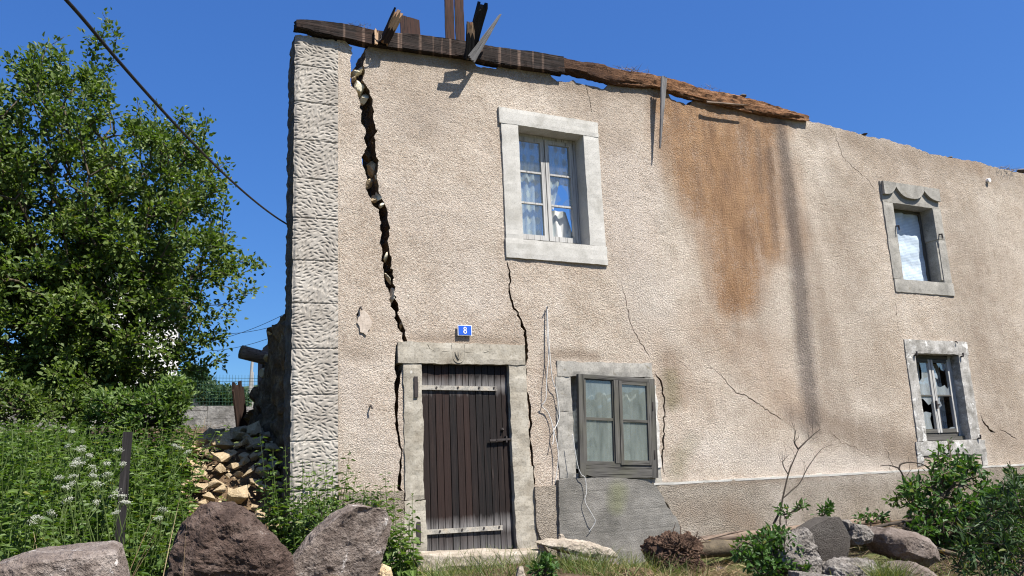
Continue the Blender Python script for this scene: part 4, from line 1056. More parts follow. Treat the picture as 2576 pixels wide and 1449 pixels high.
o = plank('broken_rafter', P(947,110,-.12), P(947,70,-.12), XD, .035, .045, .03, M['break'], 2, .0, .06)
tag(o, 'small orange split peg of wood stuck on the black beam beside an iron hook', 'rafter', G_R)
o = plank('roof_board', P(1034,96,.12), P(1031,43,.42), XD, .245, .24, .03, M['brown_board'], 3, 0, .01)
tag(o, 'short square-ended brown board rising behind the black beam', 'board', G_R)
o = plank('roof_board', P(1133,112,.12), P(1128,-70,.95), XD, .115, .125, .03, M['brown_board'], 4, 0, .01)
tag(o, 'left of the two tall brown boards that run up out of the picture', 'board', G_R)
o = plank('roof_board', P(1159,116,.14), P(1152,-75,.97), XD, .115, .125, .03, M['brown_board'], 5, 0, .01)
tag(o, 'right of the two tall brown boards that run up out of the picture', 'board', G_R)
o = plank('broken_rafter', P(1180,152,-.12), P(1219,2,-.50), (1,.2,0), .125, .13, .07, M['black_board'], 6, .02, .17, M['black_board'])
tag(o, 'tall charred black rafter with a forked splintered top across the beam', 'rafter', G_R)
o = plank('broken_rafter', P(1182,150,-.20), P(1186,54,-.42), (1,.1,0), .10, .10, .05, M['black_board'], 7, .02, .12, M['break'], torn=2)
tag(o, 'short charred stump with a pale broken top in front of the tall black rafter', 'rafter', G_R)
o = plank('splintered_plank', P(1186,150,-.24), P(1261,34,-.34), (1,.1,.6), .115, .02, .022, M['grey_board'], 8, .02, .12)
tag(o, 'silver-grey plank tapering to a point, leaning right beside the black rafter', 'plank', G_R)
o = plank('splintered_plank', P(1670,192,-.15), P(1659,374,-.10), XD, .098, .012, .022, M['grey_board'], 9, .06, .02)
tag(o, 'grey wedge-shaped splinter hanging point down from the rotten log', 'plank', G_R)
o = plank('splintered_plank', P(1775,257,-.10), P(1882,266,-.12), (0,.2,1), .035, .01, .02, M['log'], 10, .02, .1)
tag(o, 'thin pale sliver peeling along the underside of the rotten log', 'plank', G_R)
mb = MB(); mb.tube([P(951+9*math.cos(t), 93+9*math.sin(t), -.16) for t in np.linspace(-1.2, 3.6, 14)], .006, 5)
tag(mb.build('iron_hook', M['iron']), 'curled iron hook on the black beam beside the rafter stump', 'hook')

def blades(n, cx, cy, cz, rx, ry, ln, wd, mat_name, name, seed, spread=0.5, up=1.0, droop=0.5, zf=None):
    r = np.random.RandomState(seed)
    x = cx + rx * r.uniform(-1, 1, n); y = cy + ry * r.uniform(-1, 1, n)
    z = zf(x, y) if zf else np.full(n, cz)
    d = np.stack([r.normal(0, spread, n), r.normal(0, spread, n), np.full(n, up) * r.uniform(.6, 1.2, n)], 1); d /= np.linalg.norm(d, axis=1)[:, None]
    L = ln * r.uniform(.4, 1.15, n); W = wd * r.uniform(.6, 1.2, n)
    sdv = np.cross(d, r.normal(0, 1, (n, 3))); sdv /= np.linalg.norm(sdv, axis=1)[:, None]
    b = np.stack([x, y, z], 1)
    out = d.copy(); out[:, 2] = -.3
    rows = []
    for t, ww in ((0, 1), (.4, .85), (.75, .55), (1, .08)):
        c = b + d * (L * t)[:, None] + out * (L * droop * t * t)[:, None] * np.array([.8, .8, .5])
        rows += [c - sdv * (W * ww / 2)[:, None], c + sdv * (W * ww / 2)[:, None]]
    V = np.stack(rows, 1).reshape(-1, 3); base = np.arange(n)[:, None] * 8
    F = np.concatenate([base + np.array([a_, a_+1, a_+3, a_+2]) for a_ in (0, 2, 4)], 0)
    mb = MB(); mb.v = V.tolist(); mb.f = F.tolist(); mb.m = [0] * len(F)
    return mb.build(name, M[mat_name])
for i, (px, py, n, ln, lab) in enumerate([(1590,178,90,.13,'tuft of dry straw lodged on top of the rotten log near its middle'), (1520,172,40,.08,'small wisp of dry straw where black beam meets rotten log'), (900,63,50,.07,'flat wisp of dry straw on the black beam near the pillar'), (2528,424,80,.12,'dry tangle of twigs on the bare wall top at far right'), (1790,222,30,.08,'sparse wisps of bark and straw on the rotten log beyond the hanging splinter')]):
    c_ = P(px, py, .0); o = blades(n, c_[0], .0, c_[2] - .02, .22 if i != 2 else .13, .07, ln, .006, 'straw', 'straw_tuft', 60 + i, 1.3, .35, .3)
    tag(o, lab, 'straw', 'straw tufts on the wall top')
for i, (px, py, s, lab) in enumerate([(2388,398,(.05,.06,.035),'dark splinter of tile on the bare wall top right of the scalloped window'), (2572,430,(.22,.1,.05),'broken roof tile on the wall top at the right edge'), (2172,340,(.05,.1,.02),'flake of dark slate on the wall top left of the scalloped window'), (1870,242,(.06,.05,.03),'chip of grey bark resting on the rotten log')]):
    o = link('tile_fragment', rock_mesh('tile_fragment', s, 120 + i, M['roof_tile'], 8, .05, 2)); c_ = P(px, py, .08); o.location = c_
    tag(o, lab, 'tile fragment')

# ================================================================ small things on the front
pl = empty('house_number_plate', (3.684, -.02, 2.39)); tag(pl, 'blue enamel plate with a white border and the number 8 above the door', 'sign')
def plate_part(mb, nm, mat): return sub(mb.build(nm, mat), pl)
mb = MB(); mb.box(-.084, .084, -.012, .0, -.059, .059); plate_part(mb, 'border', M['plate_white'])
mb = MB(); mb.box(-.076, .076, -.016, -.0125, -.051, .051); plate_part(mb, 'panel', M['plate_blue'])
mb = MB()
def ring(cx, cz, rx, rz, ix, iz, y=-.0195, n=28):
    vs = [(cx + rx*math.cos(t), y, cz + rz*math.sin(t)) for t in np.linspace(0, 2*math.pi, n, endpoint=False)] + [(cx + ix*math.cos(t), y, cz + iz*math.sin(t)) for t in np.linspace(0, 2*math.pi, n, endpoint=False)]
    mb.add(vs, [(i, (i+1) % n, n+(i+1) % n, n+i) for i in range(n)])
ring(0, .0185, .0185, .0195, .0085, .0125); ring(0, -.0165, .0215, .0215, .0100, .0135, -.0193)
plate_part(mb, 'numeral', M['plate_white'])

def smooth_path(pts, k=6):
    pts = [np.array(p, float) for p in pts]; out = []
    for i in range(len(pts) - 1):
        p0 = pts[max(i-1, 0)]; p1 = pts[i]; p2 = pts[i+1]; p3 = pts[min(i+2, len(pts)-1)]
        for j in range(k):
            t = j / k
            out.append(.5 * ((2*p1) + (-p0+p2)*t + (2*p0-5*p1+4*p2-p3)*t*t + (-p0+3*p1-3*p2+p3)*t**3))
    out.append(pts[-1]); return out
mb = MB()
A_ = [(1397,1215),(1404,1157),(1402,1119),(1394,1085),(1402,1066),(1407,1042),(1400,985),(1390,956),(1383,889),(1379,830),(1376,776),(1375,781),(1377,851),(1380,894),(1375,956),(1373,1004),(1363,1021),(1378,1037),(1390,1071),(1392,1100),(1390,1119)]
mb.tube(smooth_path([P(a_, b_, -.05 - .02 * math.sin(i)) for i, (a_, b_) in enumerate(A_)]), .005, 6)
tag(mb.build('hanging_cable', M['cable_white'], smooth=True), 'white cable hanging in a long loop from a nail between door and casement', 'cable')
mb = MB(); mb.tube([P(1377,776,0.02), P(1378,771,-.09)], .006, 6); tag(mb.build('wall_nail', M['iron']), 'iron nail in the roughcast that the white cable hangs from', 'nail')
mb = MB(); mb.tube(smooth_path([P(a_, b_, y) for a_, b_, y in ((1440,1092,-.12),(1444,1117,-.125),(1453,1169,-.13),(1462,1193,-.13),(1472,1203,-.13),(1475,1238,-.12),(1472,1262,-.13),(1491,1297,-.15),(1497,1314,-.14),(1481,1339,-.11))]), .004, 5)
tag(mb.build('loose_wire', M['cable_white'], smooth=True), 'thin pale wire dangling from the casement over the grey concrete', 'wire')
mb = MB(); q = P(2483,455,0); mb.tube([(q[0], .02, q[2]), (q[0], -.05, q[2])], .035, 10); tag(mb.build('pipe_stub', M['plate_white']), 'white round pipe end poking out of the wall at upper right', 'pipe')
for px, py, lab in ((905,775,'bent iron hook beside the mortar patch left of the door'), (931,1022,'short dark bolt in the roughcast between pillar and door'), (2400,860,'rusty nail in the roughcast above the smashed window')):
    q = P(px, py, 0); mb = MB(); mb.tube([(q[0], .02, q[2]), (q[0], -.04, q[2]), (q[0]+.01, -.05, q[2]-.03)], .009, 6); tag(mb.build('wall_hook', M['iron']), lab, 'hook')

# overhead cable from behind the corner to a pole out of the picture
ca, cb = P(168, 0, -4.6), P(722, 564, .42); pts = []
for t in np.linspace(-.35, 1, 16):
    p = ca + (cb - ca) * t; p[2] -= .11 * 4 * max(t, 0) * (1 - t); pts.append(p)
mb = MB(); mb.tube(smooth_path(pts, 5), .0092, 7); tag(mb.build('overhead_cable', M['cable_black'], smooth=True), 'thick black twisted cable running down from the top left to the corner pillar', 'cable')
for (a_, b_, lab) in (((430,868),(724,786),'steepest of the three thin far wires left of the pillar'), ((470,828),(724,809),'topmost flat thin wire in the sky left of the pillar'), ((450,880),(724,832),'lowest thin far wire left of the pillar')):
    p = P(a_[0], a_[1], 18.0); q = P(b_[0], b_[1], 14.0); pp = [p + (q-p) * t + np.array([0, 0, -.22 * 4 * t * (1-t)]) for t in np.linspace(0, 1, 12)]
    mb = MB(); mb.tube(pp, .007, 5); tag(mb.build('far_wire', M['cable_black']), lab, 'wire', 'thin wires in the distance')

# ================================================================ stones
def hull_rock(name, outline_px, y, depth, mat, seed, bulge=.12, back=.8, rough=.035, cuts=4, yoff=None, tilt=0.0):
    """boulder: its outline at the distance y, given real thickness behind and in front"""
    F_ = [Vector(P(px, py, y + (yoff[i] if yoff else 0))) for i, (px, py) in enumerate(outline_px)]
    c = sum(F_, Vector()) / len(F_)
    pts = []
    for p in F_:
        pts.append(p); q = c + (p - c) * back; pts.append(q + Vector((.12 * depth, depth, 0.03 * depth)))
        pts.append(c + (p - c) * .55 + Vector((0, -bulge, 0)))
        pts.append(c + (p - c) * .97 + Vector((0.05 * depth, depth * .45, 0)))
    bm = bmesh.new()
    for p in pts: bm.verts.new(p - c)
    r = bmesh.ops.convex_hull(bm, input=bm.verts)
    junk = list({g for g in r.get('geom_interior', []) + r.get('geom_unused', []) if isinstance(g, bmesh.types.BMVert)})
    if junk: bmesh.ops.delete(bm, geom=junk, context='VERTS')
    size = max((p - c).length for p in F_)
    for _ in range(7):
        el = [e_ for e_ in bm.edges if e_.calc_length() > size * .036]
        if not el or len(bm.verts) > 16000: break
        bmesh.ops.subdivide_edges(bm, edges=el, cuts=1, use_grid_fill=False)
        bmesh.ops.triangulate(bm, faces=[f for f in bm.faces if len(f.verts) > 3])
    for _ in range(1): bmesh.ops.smooth_vert(bm, verts=bm.verts, factor=.35, use_axis_x=True, use_axis_y=True, use_axis_z=True)
    bm.normal_update()
    k_ = 1.0 / size
    for v in bm.verts:
        p = v.co * k_ * 2.0 + Vector((seed * 3.1, 0, 0))
        v.co += v.normal * size * (rough * 1.6 * noise.fractal(p, .9, 2.1, 5) + rough * .45 * noise.fractal(p * 3.3, .8, 2.1, 4) + rough * .35 * noise.fractal(p * 9.0, .8, 2.1, 3))
    me = bpy.data.meshes.new(name); bm.to_mesh(me); bm.free(); me.materials.append(mat)
    me.polygons.foreach_set('use_smooth', [True] * len(me.polygons))
    try: me.set_sharp_from_angle(angle=rad(22))
    except Exception: pass
    o = link(name, me); o.location = c
    return o
o = hull_rock('boulder', [(402,1490),(428,1388),(452,1345),(500,1280),(528,1264),(592,1272),(645,1302),(705,1362),(738,1402),(742,1500)], -2.75, .75, M['boulder_brown'], 1, .10, .85, .04)
tag(o, 'dark brown earthy boulder with white flecks in front of the rubble heap', 'boulder')
o = hull_rock('boulder', [(690,1500),(735,1420),(790,1352),(850,1300),(900,1273),(940,1272),(975,1282),(987,1312),(962,1390),(925,1500)], -2.35, .42, M['boulder_pink'], 2, .0, .95, .022, yoff=[0,0,0,0,0,.05,.12,.22,.24,.24])
tag(o, 'pinkish grey slab of rock tilted against the weeds by the door', 'boulder')
o = hull_rock('boulder', [(-60,1500),(-40,1432),(40,1404),(150,1392),(268,1383),(292,1392),(318,1500)], -4.0, .6, M['boulder_pink'], 3, .05, .92, .02)
tag(o, 'flat-topped grey slab of rock at the bottom left below the nettles', 'boulder')
o = hull_rock('boulder', [(950,1470),(952,1435),(965,1420),(985,1428),(992,1470)], -1.6, .15, M['pale_stone'], 4, .03); tag(o, 'small cream stone at the foot of the tilted pink slab', 'stone')
# right-hand heap
o = hull_rock('masonry_block', [(2034,1331),(2060,1315),(2085,1303),(2112,1300),(2124,1327),(2140,1352),(2134,1398),(2104,1420),(2072,1415)], -1.95, .22, M['roughface'], 5, .01, .96, .015)
tag(o, 'fallen block with dark grey roughcast face standing among the rubble', 'masonry block')
o = hull_rock('masonry_block', [(2032,1330),(1990,1358),(1964,1385),(1970,1420),(2010,1450),(2065,1490),(2090,1470),(2062,1400),(2045,1350)], -2.12, .3, M['mortar'], 6, .04, .9, .05)
tag(o, 'pale crumbling mortar block left of the dark roughcast block', 'masonry block')
o = hull_rock('rubble_stone', [(2117,1309),(2137,1308),(2150,1325),(2140,1340),(2122,1333)], -1.8, .2, M['mortar'], 7, .05); tag(o, 'small mortar lump behind the top corner of the dark roughcast block', 'stone')
o = hull_rock('rubble_stone', [(2150,1318),(2182,1322),(2197,1343),(2192,1364),(2157,1373),(2143,1357)], -1.9, .25, M['mortar'], 8, .06, .8, .05); tag(o, 'knobbly grey-brown lump right of the dark roughcast block', 'stone')
o = hull_rock('rubble_stone', [(2098,1430),(2128,1410),(2180,1403),(2217,1437),(2222,1490),(2095,1490)], -2.3, .3, M['mortar'], 9, .08, .8, .06); tag(o, 'broken mortar lump at the bottom edge below the dark roughcast block', 'stone')
o = hull_rock('boulder', [(2226,1345),(2242,1327),(2270,1330),(2335,1355),(2357,1375),(2365,1412),(2338,1428),(2296,1416),(2250,1398),(2230,1366)], -2.0, .4, M['boulder_grey'], 10, .1, .85, .025); tag(o, 'smooth brown-grey boulder lying before the felled branches', 'boulder')
o = hull_rock('boulder', [(2268,1432),(2298,1413),(2334,1429),(2366,1452),(2370,1500),(2262,1500)], -2.4, .35, M['boulder_grey'], 11, .06, .85, .03); tag(o, 'low grey boulder at the bottom edge under the smooth brown-grey one', 'boulder')
o = hull_rock('rubble_stone', [(2010,1440),(2050,1446),(2100,1449),(2100,1480),(2010,1480)], -2.6, .2, M['mortar'], 12, .02); tag(o, 'flat pale stone at the bottom edge below the mortar block', 'stone')
o = hull_rock('rubble_stone', [(1405,1357),(1408,1344),(1416,1343),(1421,1352),(1418,1360)], -.35, .06, M['step_stone'], 13, .02); tag(o, 'little white lump of plaster at the left foot of the grey concrete', 'stone')
o = hull_rock('step_slab', [(1050,1412),(1060,1396),(1200,1390),(1375,1386),(1395,1398),(1390,1425),(1050,1440)], -.55, .38, M['step_stone'], 14, .02, .97, .012); tag(o, 'low cream doorstep slab under the dark door', 'step')
o = hull_rock('step_slab', [(1375,1372),(1420,1360),(1490,1364),(1540,1382),(1552,1400),(1500,1404),(1430,1390)], -.75, .4, M['step_stone'], 15, .02, .95, .03); tag(o, 'chipped pale slab lying askew right of the doorstep', 'slab')
o = hull_rock('rubble_stone', [(1572,1449),(1580,1432),(1625,1428),(1650,1440),(1650,1475),(1572,1475)], -1.3, .2, M['core'], 16, .03); tag(o, 'reddish brown stone beside the root ball', 'stone')
o = hull_rock('rubble_stone', [(1300,1449),(1306,1426),(1316,1424),(1322,1449),(1318,1470),(1302,1470)], -1.4, .06, M['step_stone'], 17, .01); tag(o, 'small upright white shard in the grass before the doorstep', 'stone')

rr = random.Random(77)
lm = [rock_mesh('rubble_stone', (1, .8, .6), 260 + i, M[m_], 12, .04, 2) for i, m_ in enumerate(('mortar', 'boulder_grey', 'step_stone'))]
for i in range(46):
    x = rr.uniform(5.2, 9.5); y = rr.uniform(-2.0, -.35); s_ = rr.choice([.02, .03, .03, .04, .05, .07])
    o = link('rubble_stone', rr.choice(lm)); o.location = (x, y, gz(x, y) + s_ * .3); o.scale = (s_, s_, s_); o.rotation_euler = (rr.uniform(-.4, .4), rr.uniform(-.4, .4), rr.uniform(0, 6.28))
    tag(o, 'small grey stone in the litter along the foot of the plinth', 'stone', 'small stones scattered along the plinth')
# yellow rubble heap beside the broken end wall
def heap_z(x, y):
    x = np.asarray(x, float); y = np.asarray(y, float)
    return ground_z(x, y) + (0.14 + .20 * smoothstep(.7, 1.7, x)) * smoothstep(.3, .75, x) * smoothstep(-.4, .6, y) * smoothstep(3.0, 1.5, y)
gx = np.arange(.1, 2.0, .05); gy = np.arange(-.5, 3.4, .05); mb = MB(); nx_ = len(gx)
mb.add([(x, y, float(heap_z(x, y)) - .12 + .06 * fbm(x*5, y*5, 1)) for y in gy for x in gx], [(i*nx_+j, i*nx_+j+1, (i+1)*nx_+j+1, (i+1)*nx_+j) for i in range(len(gy)-1) for j in range(nx_-1)])
tag(mb.build('rubble', M['core'], smooth=True), 'fine yellow debris under the heap of stones by the broken end wall', 'rubble', None, 'stuff')
def block_mesh(seed):
    r = random.Random(seed); bm = bmesh.new()
    for _ in range(10):
        p = Vector((r.uniform(-1, 1), r.uniform(-.8, .8), r.uniform(-.62, .62))); q = max(abs(p.x), abs(p.y) / .8, abs(p.z) / .62); bm.verts.new(p / max(q, .3) * r.uniform(.85, 1))
    q = bmesh.ops.convex_hull(bm, input=bm.verts)
    junk = list({g for g in q.get('geom_interior', []) + q.get('geom_unused', []) if isinstance(g, bmesh.types.BMVert)})
    if junk: bmesh.ops.delete(bm, geom=junk, context='VERTS')
    bmesh.ops.bevel(bm, geom=list(bm.edges), offset=.02, segments=1, affect='EDGES')
    bmesh.ops.triangulate(bm, faces=bm.faces); bmesh.ops.subdivide_edges(bm, edges=bm.edges, cuts=2)
    for v in bm.verts: v.co += v.co.normalized() * .05 * noise.fractal(v.co * 3 + Vector((seed, 0, 0)), .8, 2.1, 4)
    me = bpy.data.meshes.new('rubble_stone'); bm.to_mesh(me); bm.free(); me.materials.append(M['pale_stone']); return me
meshes = [block_mesh(200 + i) for i in range(9)]
rr = random.Random(21); placed = []
tries = 0
while len(placed) < 225 and tries < 20000:
    tries += 1
    x = rr.uniform(.52, 1.82); y = rr.uniform(-.35, 2.1); s = rr.choice([.045, .055, .065, .075, .085, .10, .125])
    if any((x-a_)**2 + (y-b_)**2 < (.52*(s+c_))**2 for a_, b_, c_ in placed): continue
    placed.append((x, y, s))
    o = link('rubble_stone', rr.choice(meshes)); o.location = (x, y, float(heap_z(x, y)) + s * .42 + rr.uniform(-.02, .05)); o.scale = (s, s, s)
    o.rotation_euler = (rr.uniform(-.5, .5), rr.uniform(-.4, .4), rr.uniform(0, 6.28))
    tag(o, 'angular yellow stone in the heap beside the broken end wall', 'stone', 'rubble stones heaped by the end wall')

for q_ in range(1):
    tries = 0; n0_ = len(placed)
    while len(placed) < n0_ + 70 and tries < 4000:
        tries += 1; x = rr.uniform(.55, 1.7); y = rr.uniform(-.3, 1.3); s = rr.choice([.03, .04, .05])
        if any((x-a_)**2 + (y-b_)**2 < (.8*(s+c_))**2 for a_, b_, c_ in placed): continue
        placed.append((x, y, s)); o = link('rubble_stone', rr.choice(meshes)); o.location = (x, y, float(heap_z(x, y)) - .05 + s * .5); o.scale = (s, s, s * 1.3); o.rotation_euler = (rr.uniform(-.6, .6), rr.uniform(-.6, .6), rr.uniform(0, 6.28))
        tag(o, 'angular yellow stone in the heap beside the broken end wall', 'stone', 'rubble stones heaped by the end wall')

mb = MB(); r = random.Random(99)
for i in range(1500):
    x = r.uniform(.5, 1.85); y = r.uniform(-.5, 2.2); q = np.array([x, y, float(heap_z(x, y)) - .03 + r.uniform(0, .06)]); s = r.uniform(.008, .03)
    pp = [q + s * np.array([r.uniform(-1, 1), r.uniform(-1, 1), r.uniform(-.7, .7)]) for _ in range(4)]
    mb.add(pp, [(0, 1, 2), (0, 2, 3), (0, 3, 1), (1, 3, 2)])
tag(mb.build('rubble_chips', M['pale_stone']), 'small yellow chips and grit strewn over the stone heap', 'rubble', None, 'stuff')
# boards and log by the heap
o = plank('leaning_board', P(610,1090,4.3), P(596,958,4.25), (.55,.8,.0), .26, .30, .04, M['beam'], 31, .0, .22); tag(o, 'dark pointed board leaning upright at the back of the rubble heap', 'board')
o = plank('leaning_post', P(620,1085,4.6), P(607,972,4.6), XD, .07, .07, .06, M['beam'], 32, 0, .02); tag(o, 'reddish narrow post leaning behind the dark pointed board', 'post')
mb = MB(); p, q = P(606,885,2.2), P(760,925,2.35)
mb.tube([p + (q-p)*t for t in np.linspace(0, 1, 12)], [.085*(1-.1*t) for t in np.linspace(0, 1, 12)], 14); tag(mb.build('roof_log', M['log'], smooth=True), 'pale round log jutting out left from behind the broken end wall', 'log')

# ================================================================ background
a_ = P(300,1060,17.8); b_ = P(720,1060,17.8)
mb = MB(); ztop = P(560,1022,17.8)[2]
x = a_[0] - 4; r = random.Random(6)
while x < 9:
    wd = r.uniform(.7, 1.3)
    for z0_, z1_ in ((ztop-1.5, ztop-.36), (ztop-.355, ztop-.12+r.uniform(-.02,.02)), (ztop-.115, ztop+r.uniform(-.015,.015))): mb.box(x+.006, x+wd-.006, 17.8+r.uniform(0,.02), 18.15, z0_, z1_)
    x += wd
tag(mb.build('garden_wall', M['garden_wall']), 'low grey garden wall of stone blocks beyond the rubble heap', 'wall')
mb = MB()
for z in np.arange(.05, .95, .1): mb.tube([(a_[0]-4, 18.0, ztop+z), (9, 18.0, ztop+z)], .006, 4)
for x in np.arange(a_[0]-4, 6, .09): mb.tube([(x, 18.0, ztop), (x, 18.0, ztop+.95)], .005, 4)
fn = mb.build('wire_fence', M['fence_green']); tag(fn, 'green wire mesh fence on top of the grey garden wall', 'fence')
p, q = P(625,1030,20), P(635,905,20)
mb = MB(); mb.tube([p - np.array([0,0,1.5]), p, q], [.06,.055,.045], 8); mb.tube([p + np.array([.13,0,-1.5]), p + np.array([.12,0,0]), q + np.array([.02,.0,-.4])], [.03,.03,.03], 6)
tag(mb.build('utility_pole', M['pole']), 'thin grey utility pole leaning slightly behind the garden wall', 'pole')
# white house behind the tree
hb = empty('white_house', tuple(P(400,985,24))); tag(hb, 'white rendered house half hidden behind the apple tree', 'house')
o0 = np.array(hb.location)
xl = P(352,900,24)[0]-o0[0]; xr = P(449,900,24)[0]-o0[0]; zt_ = P(400,770,24)[2]-o0[2]
mb = MB(); mb.box(xl-3, xr, 0, 7, -2, zt_)
mb.add([(xl-3,0,zt_),(xr,0,zt_),((xl-3+xr)/2,0,zt_+1.6),(xl-3,7,zt_),(xr,7,zt_),((xl-3+xr)/2,7,zt_+1.6)], [(0,1,2),(5,4,3)]); sub(mb.build('wall', M['render_white']), hb)
mb = MB(); xm_ = (xl-3+xr)/2
for sx in (-1, 1):
    e_ = xl-3-.3 if sx < 0 else xr+.3
    mb.add([(e_,-.4,zt_-.12),(xm_,-.4,zt_+1.66),(xm_,7.4,zt_+1.66),(e_,7.4,zt_-.12),(e_,-.4,zt_-.0),(xm_,-.4,zt_+1.8),(xm_,7.4,zt_+1.8),(e_,7.4,zt_-.0)], [(0,1,2,3),(4,7,6,5),(0,4,5,1),(3,2,6,7),(0,3,7,4)])
sub(mb.build('roof', M['roof_tile']), hb)
mb = MB(); mb.box(xr+.02, xr+.12, -.1, 7, zt_-1.5, zt_-.05); sub(mb.build('cladding', M['roof_tile']), hb)
ann = P(470,975,23)-o0; 
mb = MB(); mb.box(xr+.01, P(528,960,23)[0]-o0[0], -.9, 3, -2, ann[2]); sub(mb.build('annex', M['render_white']), hb)
mb = MB(); xa, xb = xr-.3, P(535,960,23)[0]-o0[0]; mb.add([(xa,-1.2,ann[2]),(xb,-1.2,ann[2]),(xb,3,ann[2]+.55),(xa,3,ann[2]+.55),(xa,-1.2,ann[2]-.1),(xb,-1.2,ann[2]-.1),(xb,3,ann[2]+.4),(xa,3,ann[2]+.4)], [(0,1,2,3),(7,6,5,4),(0,4,5,1),(1,5,6,2),(3,2,6,7),(0,3,7,4)]); sub(mb.build('annex_roof', M['roof_tile']), hb)

# ================================================================ vegetation
def leaf_mesh(mb, pos, d, nrm, L, W, fold=.25, curl=.2, mi=0):
    """pointed leaves, two quads each, folded along the midrib"""
    n = len(pos)
    d = d / (np.linalg.norm(d, axis=1)[:, None] + 1e-9)
    s = np.cross(d, nrm); s /= (np.linalg.norm(s, axis=1)[:, None] + 1e-9)
    u = np.cross(s, d)
    L = L[:, None]; W = W[:, None]
    base = pos; tip = pos + d*L - u*L*curl
    r1 = pos + d*L*.28 + s*W*.5 + u*W*fold; r2 = pos + d*L*.66 + s*W*.40 + u*W*fold*.7 - u*L*curl*.4
    l1 = pos + d*L*.28 - s*W*.5 + u*W*fold; l2 = pos + d*L*.66 - s*W*.40 + u*W*fold*.7 - u*L*curl*.4
    V = np.stack([base, r1, r2, tip, l2, l1], 1).reshape(-1, 3)
    o = len(mb.v); b = o + np.arange(n)[:, None] * 6
    F = np.concatenate([b + np.array([0, 1, 2, 3]), b + np.array([0, 3, 4, 5])], 0)
    mb.v += V.tolist(); mb.f += F.tolist(); mb.m += [mi] * len(F)

def grow(trunk, tips, rs, seg=.22, sag=.0, jitter=.03, r0=.006, expo=.42, rmax=.13):
    """nodes, parents, radii of a branching skeleton reaching every tip"""
    nodes = [np.array(p, float) for p in trunk]; par = [-1] + list(range(len(trunk) - 1)); dep = [0.0] * len(trunk)
    top = nodes[-1]
    order = np.argsort(np.linalg.norm(tips - top, axis=1))
    arr = np.zeros((len(tips) * 14 + 80, 3)); arr[:len(nodes)] = nodes; cnt = len(nodes)
    dp = np.zeros(len(arr)); 
    for i in range(1, cnt): dp[i] = dp[i-1] + np.linalg.norm(arr[i] - arr[i-1])
    par = par + [0] * (len(arr) - cnt); lo = max(0, len(trunk) // 2)
    ends = []
    for t in order:
        q = tips[t]; dd = np.linalg.norm(arr[lo:cnt] - q, axis=1) + .35 * dp[lo:cnt]
        k_ = lo + int(np.argmin(dd)); v = q - arr[k_]; L = np.linalg.norm(v); m_ = min(13, max(1, int(L / seg)))
        prev = k_
        for j in range(1, m_ + 1):
            p = arr[k_] + v * (j / m_) + (rs.normal(0, jitter, 3) if j < m_ else 0); p[2] += sag * math.sin(math.pi * j / m_) * L
            if cnt >= len(arr): break
            arr[cnt] = p; par[cnt] = prev; dp[cnt] = dp[prev] + L / m_; prev = cnt; cnt += 1
        ends.append(prev)
    load = np.zeros(cnt)
    for e_ in ends: load[e_] += 1
    for i in range(cnt - 1, 0, -1): load[par[i]] += load[i]
    for i in range(len(trunk)): load[i] = max(load[i], load[min(i+1, cnt-1)])
    radii = np.minimum(r0 * np.maximum(load, 1) ** expo, rmax)
    return arr[:cnt], par[:cnt], radii, load

def branches(mb, arr, par, radii, n=5, mi=0, skip=0):
    for i in range(1 + skip, len(arr)):
        mb.tube([arr[par[i]], arr[i]], [radii[par[i]] if radii[par[i]] < radii[i] * 2 else radii[i] * 1.4, radii[i]], n if radii[i] > .012 else 4, mi, caps=False)

def in_ellipsoids(ell, n, rs, y0, yr):
    """points spread through clumps given as picture-position ellipses at a distance"""
    out = []
    wts = np.array([e_[2] * e_[3] for e_ in ell], float); wts /= wts.sum()
    for e_, k_ in zip(ell, rs.multinomial(n, wts)):
        for _ in range(k_):
            a_ = rs.uniform(0, 6.283); q = rs.uniform(0, 1) ** .5; hgt = rs.uniform(-1, 1) * math.sqrt(max(0.02, 1 - q * q * .85))
            yy = y0 + (e_[4] if len(e_) > 4 else 0) + hgt * yr * (e_[5] if len(e_) > 5 else 1)
            out.append(P(e_[0] + e_[2] * q * math.cos(a_), e_[1] + e_[3] * q * math.sin(a_), yy))
    return np.array(out)

def foliage(mb, arr, par, load, rs, per, lmin, lmax, maxload=5, spread=.09, wfac=.55, upb=.3, droop=0.0, fold=.22, curl=.2):
    idx = [i for i in range(1, len(arr)) if load[i] <= maxload]
    base = []; 
    for i in idx:
        k_ = max(1, int(per * rs.uniform(.5, 1.5)))
        t = rs.uniform(0, 1, k_)[:, None]
        c = arr[par[i]] * (1 - t) + arr[i] * t
        base.append(np.concatenate([c, np.repeat((arr[i] - arr[par[i]])[None], k_, 0)], 1))
    base = np.concatenate(base, 0); n = len(base)
    tw = base[:, 3:]; tw = tw / (np.linalg.norm(tw, axis=1)[:, None] + 1e-9)
    off = rs.normal(0, 1, (n, 3)); off /= np.linalg.norm(off, axis=1)[:, None]
    pos = base[:, :3] + off * (spread * rs.uniform(0.1, 1, n) ** 1.2)[:, None]
    d = off + tw * .7 + np.array([0, 0, upb - droop]); d = d + rs.normal(0, .35, (n, 3))
    nrm = np.array([.25, -.35, .8]) + rs.normal(0, .55, (n, 3))
    L = rs.uniform(lmin, lmax, n)
    leaf_mesh(mb, pos, d, nrm, L, L * wfac * rs.uniform(.8, 1.2, n), fold, curl)
    return n

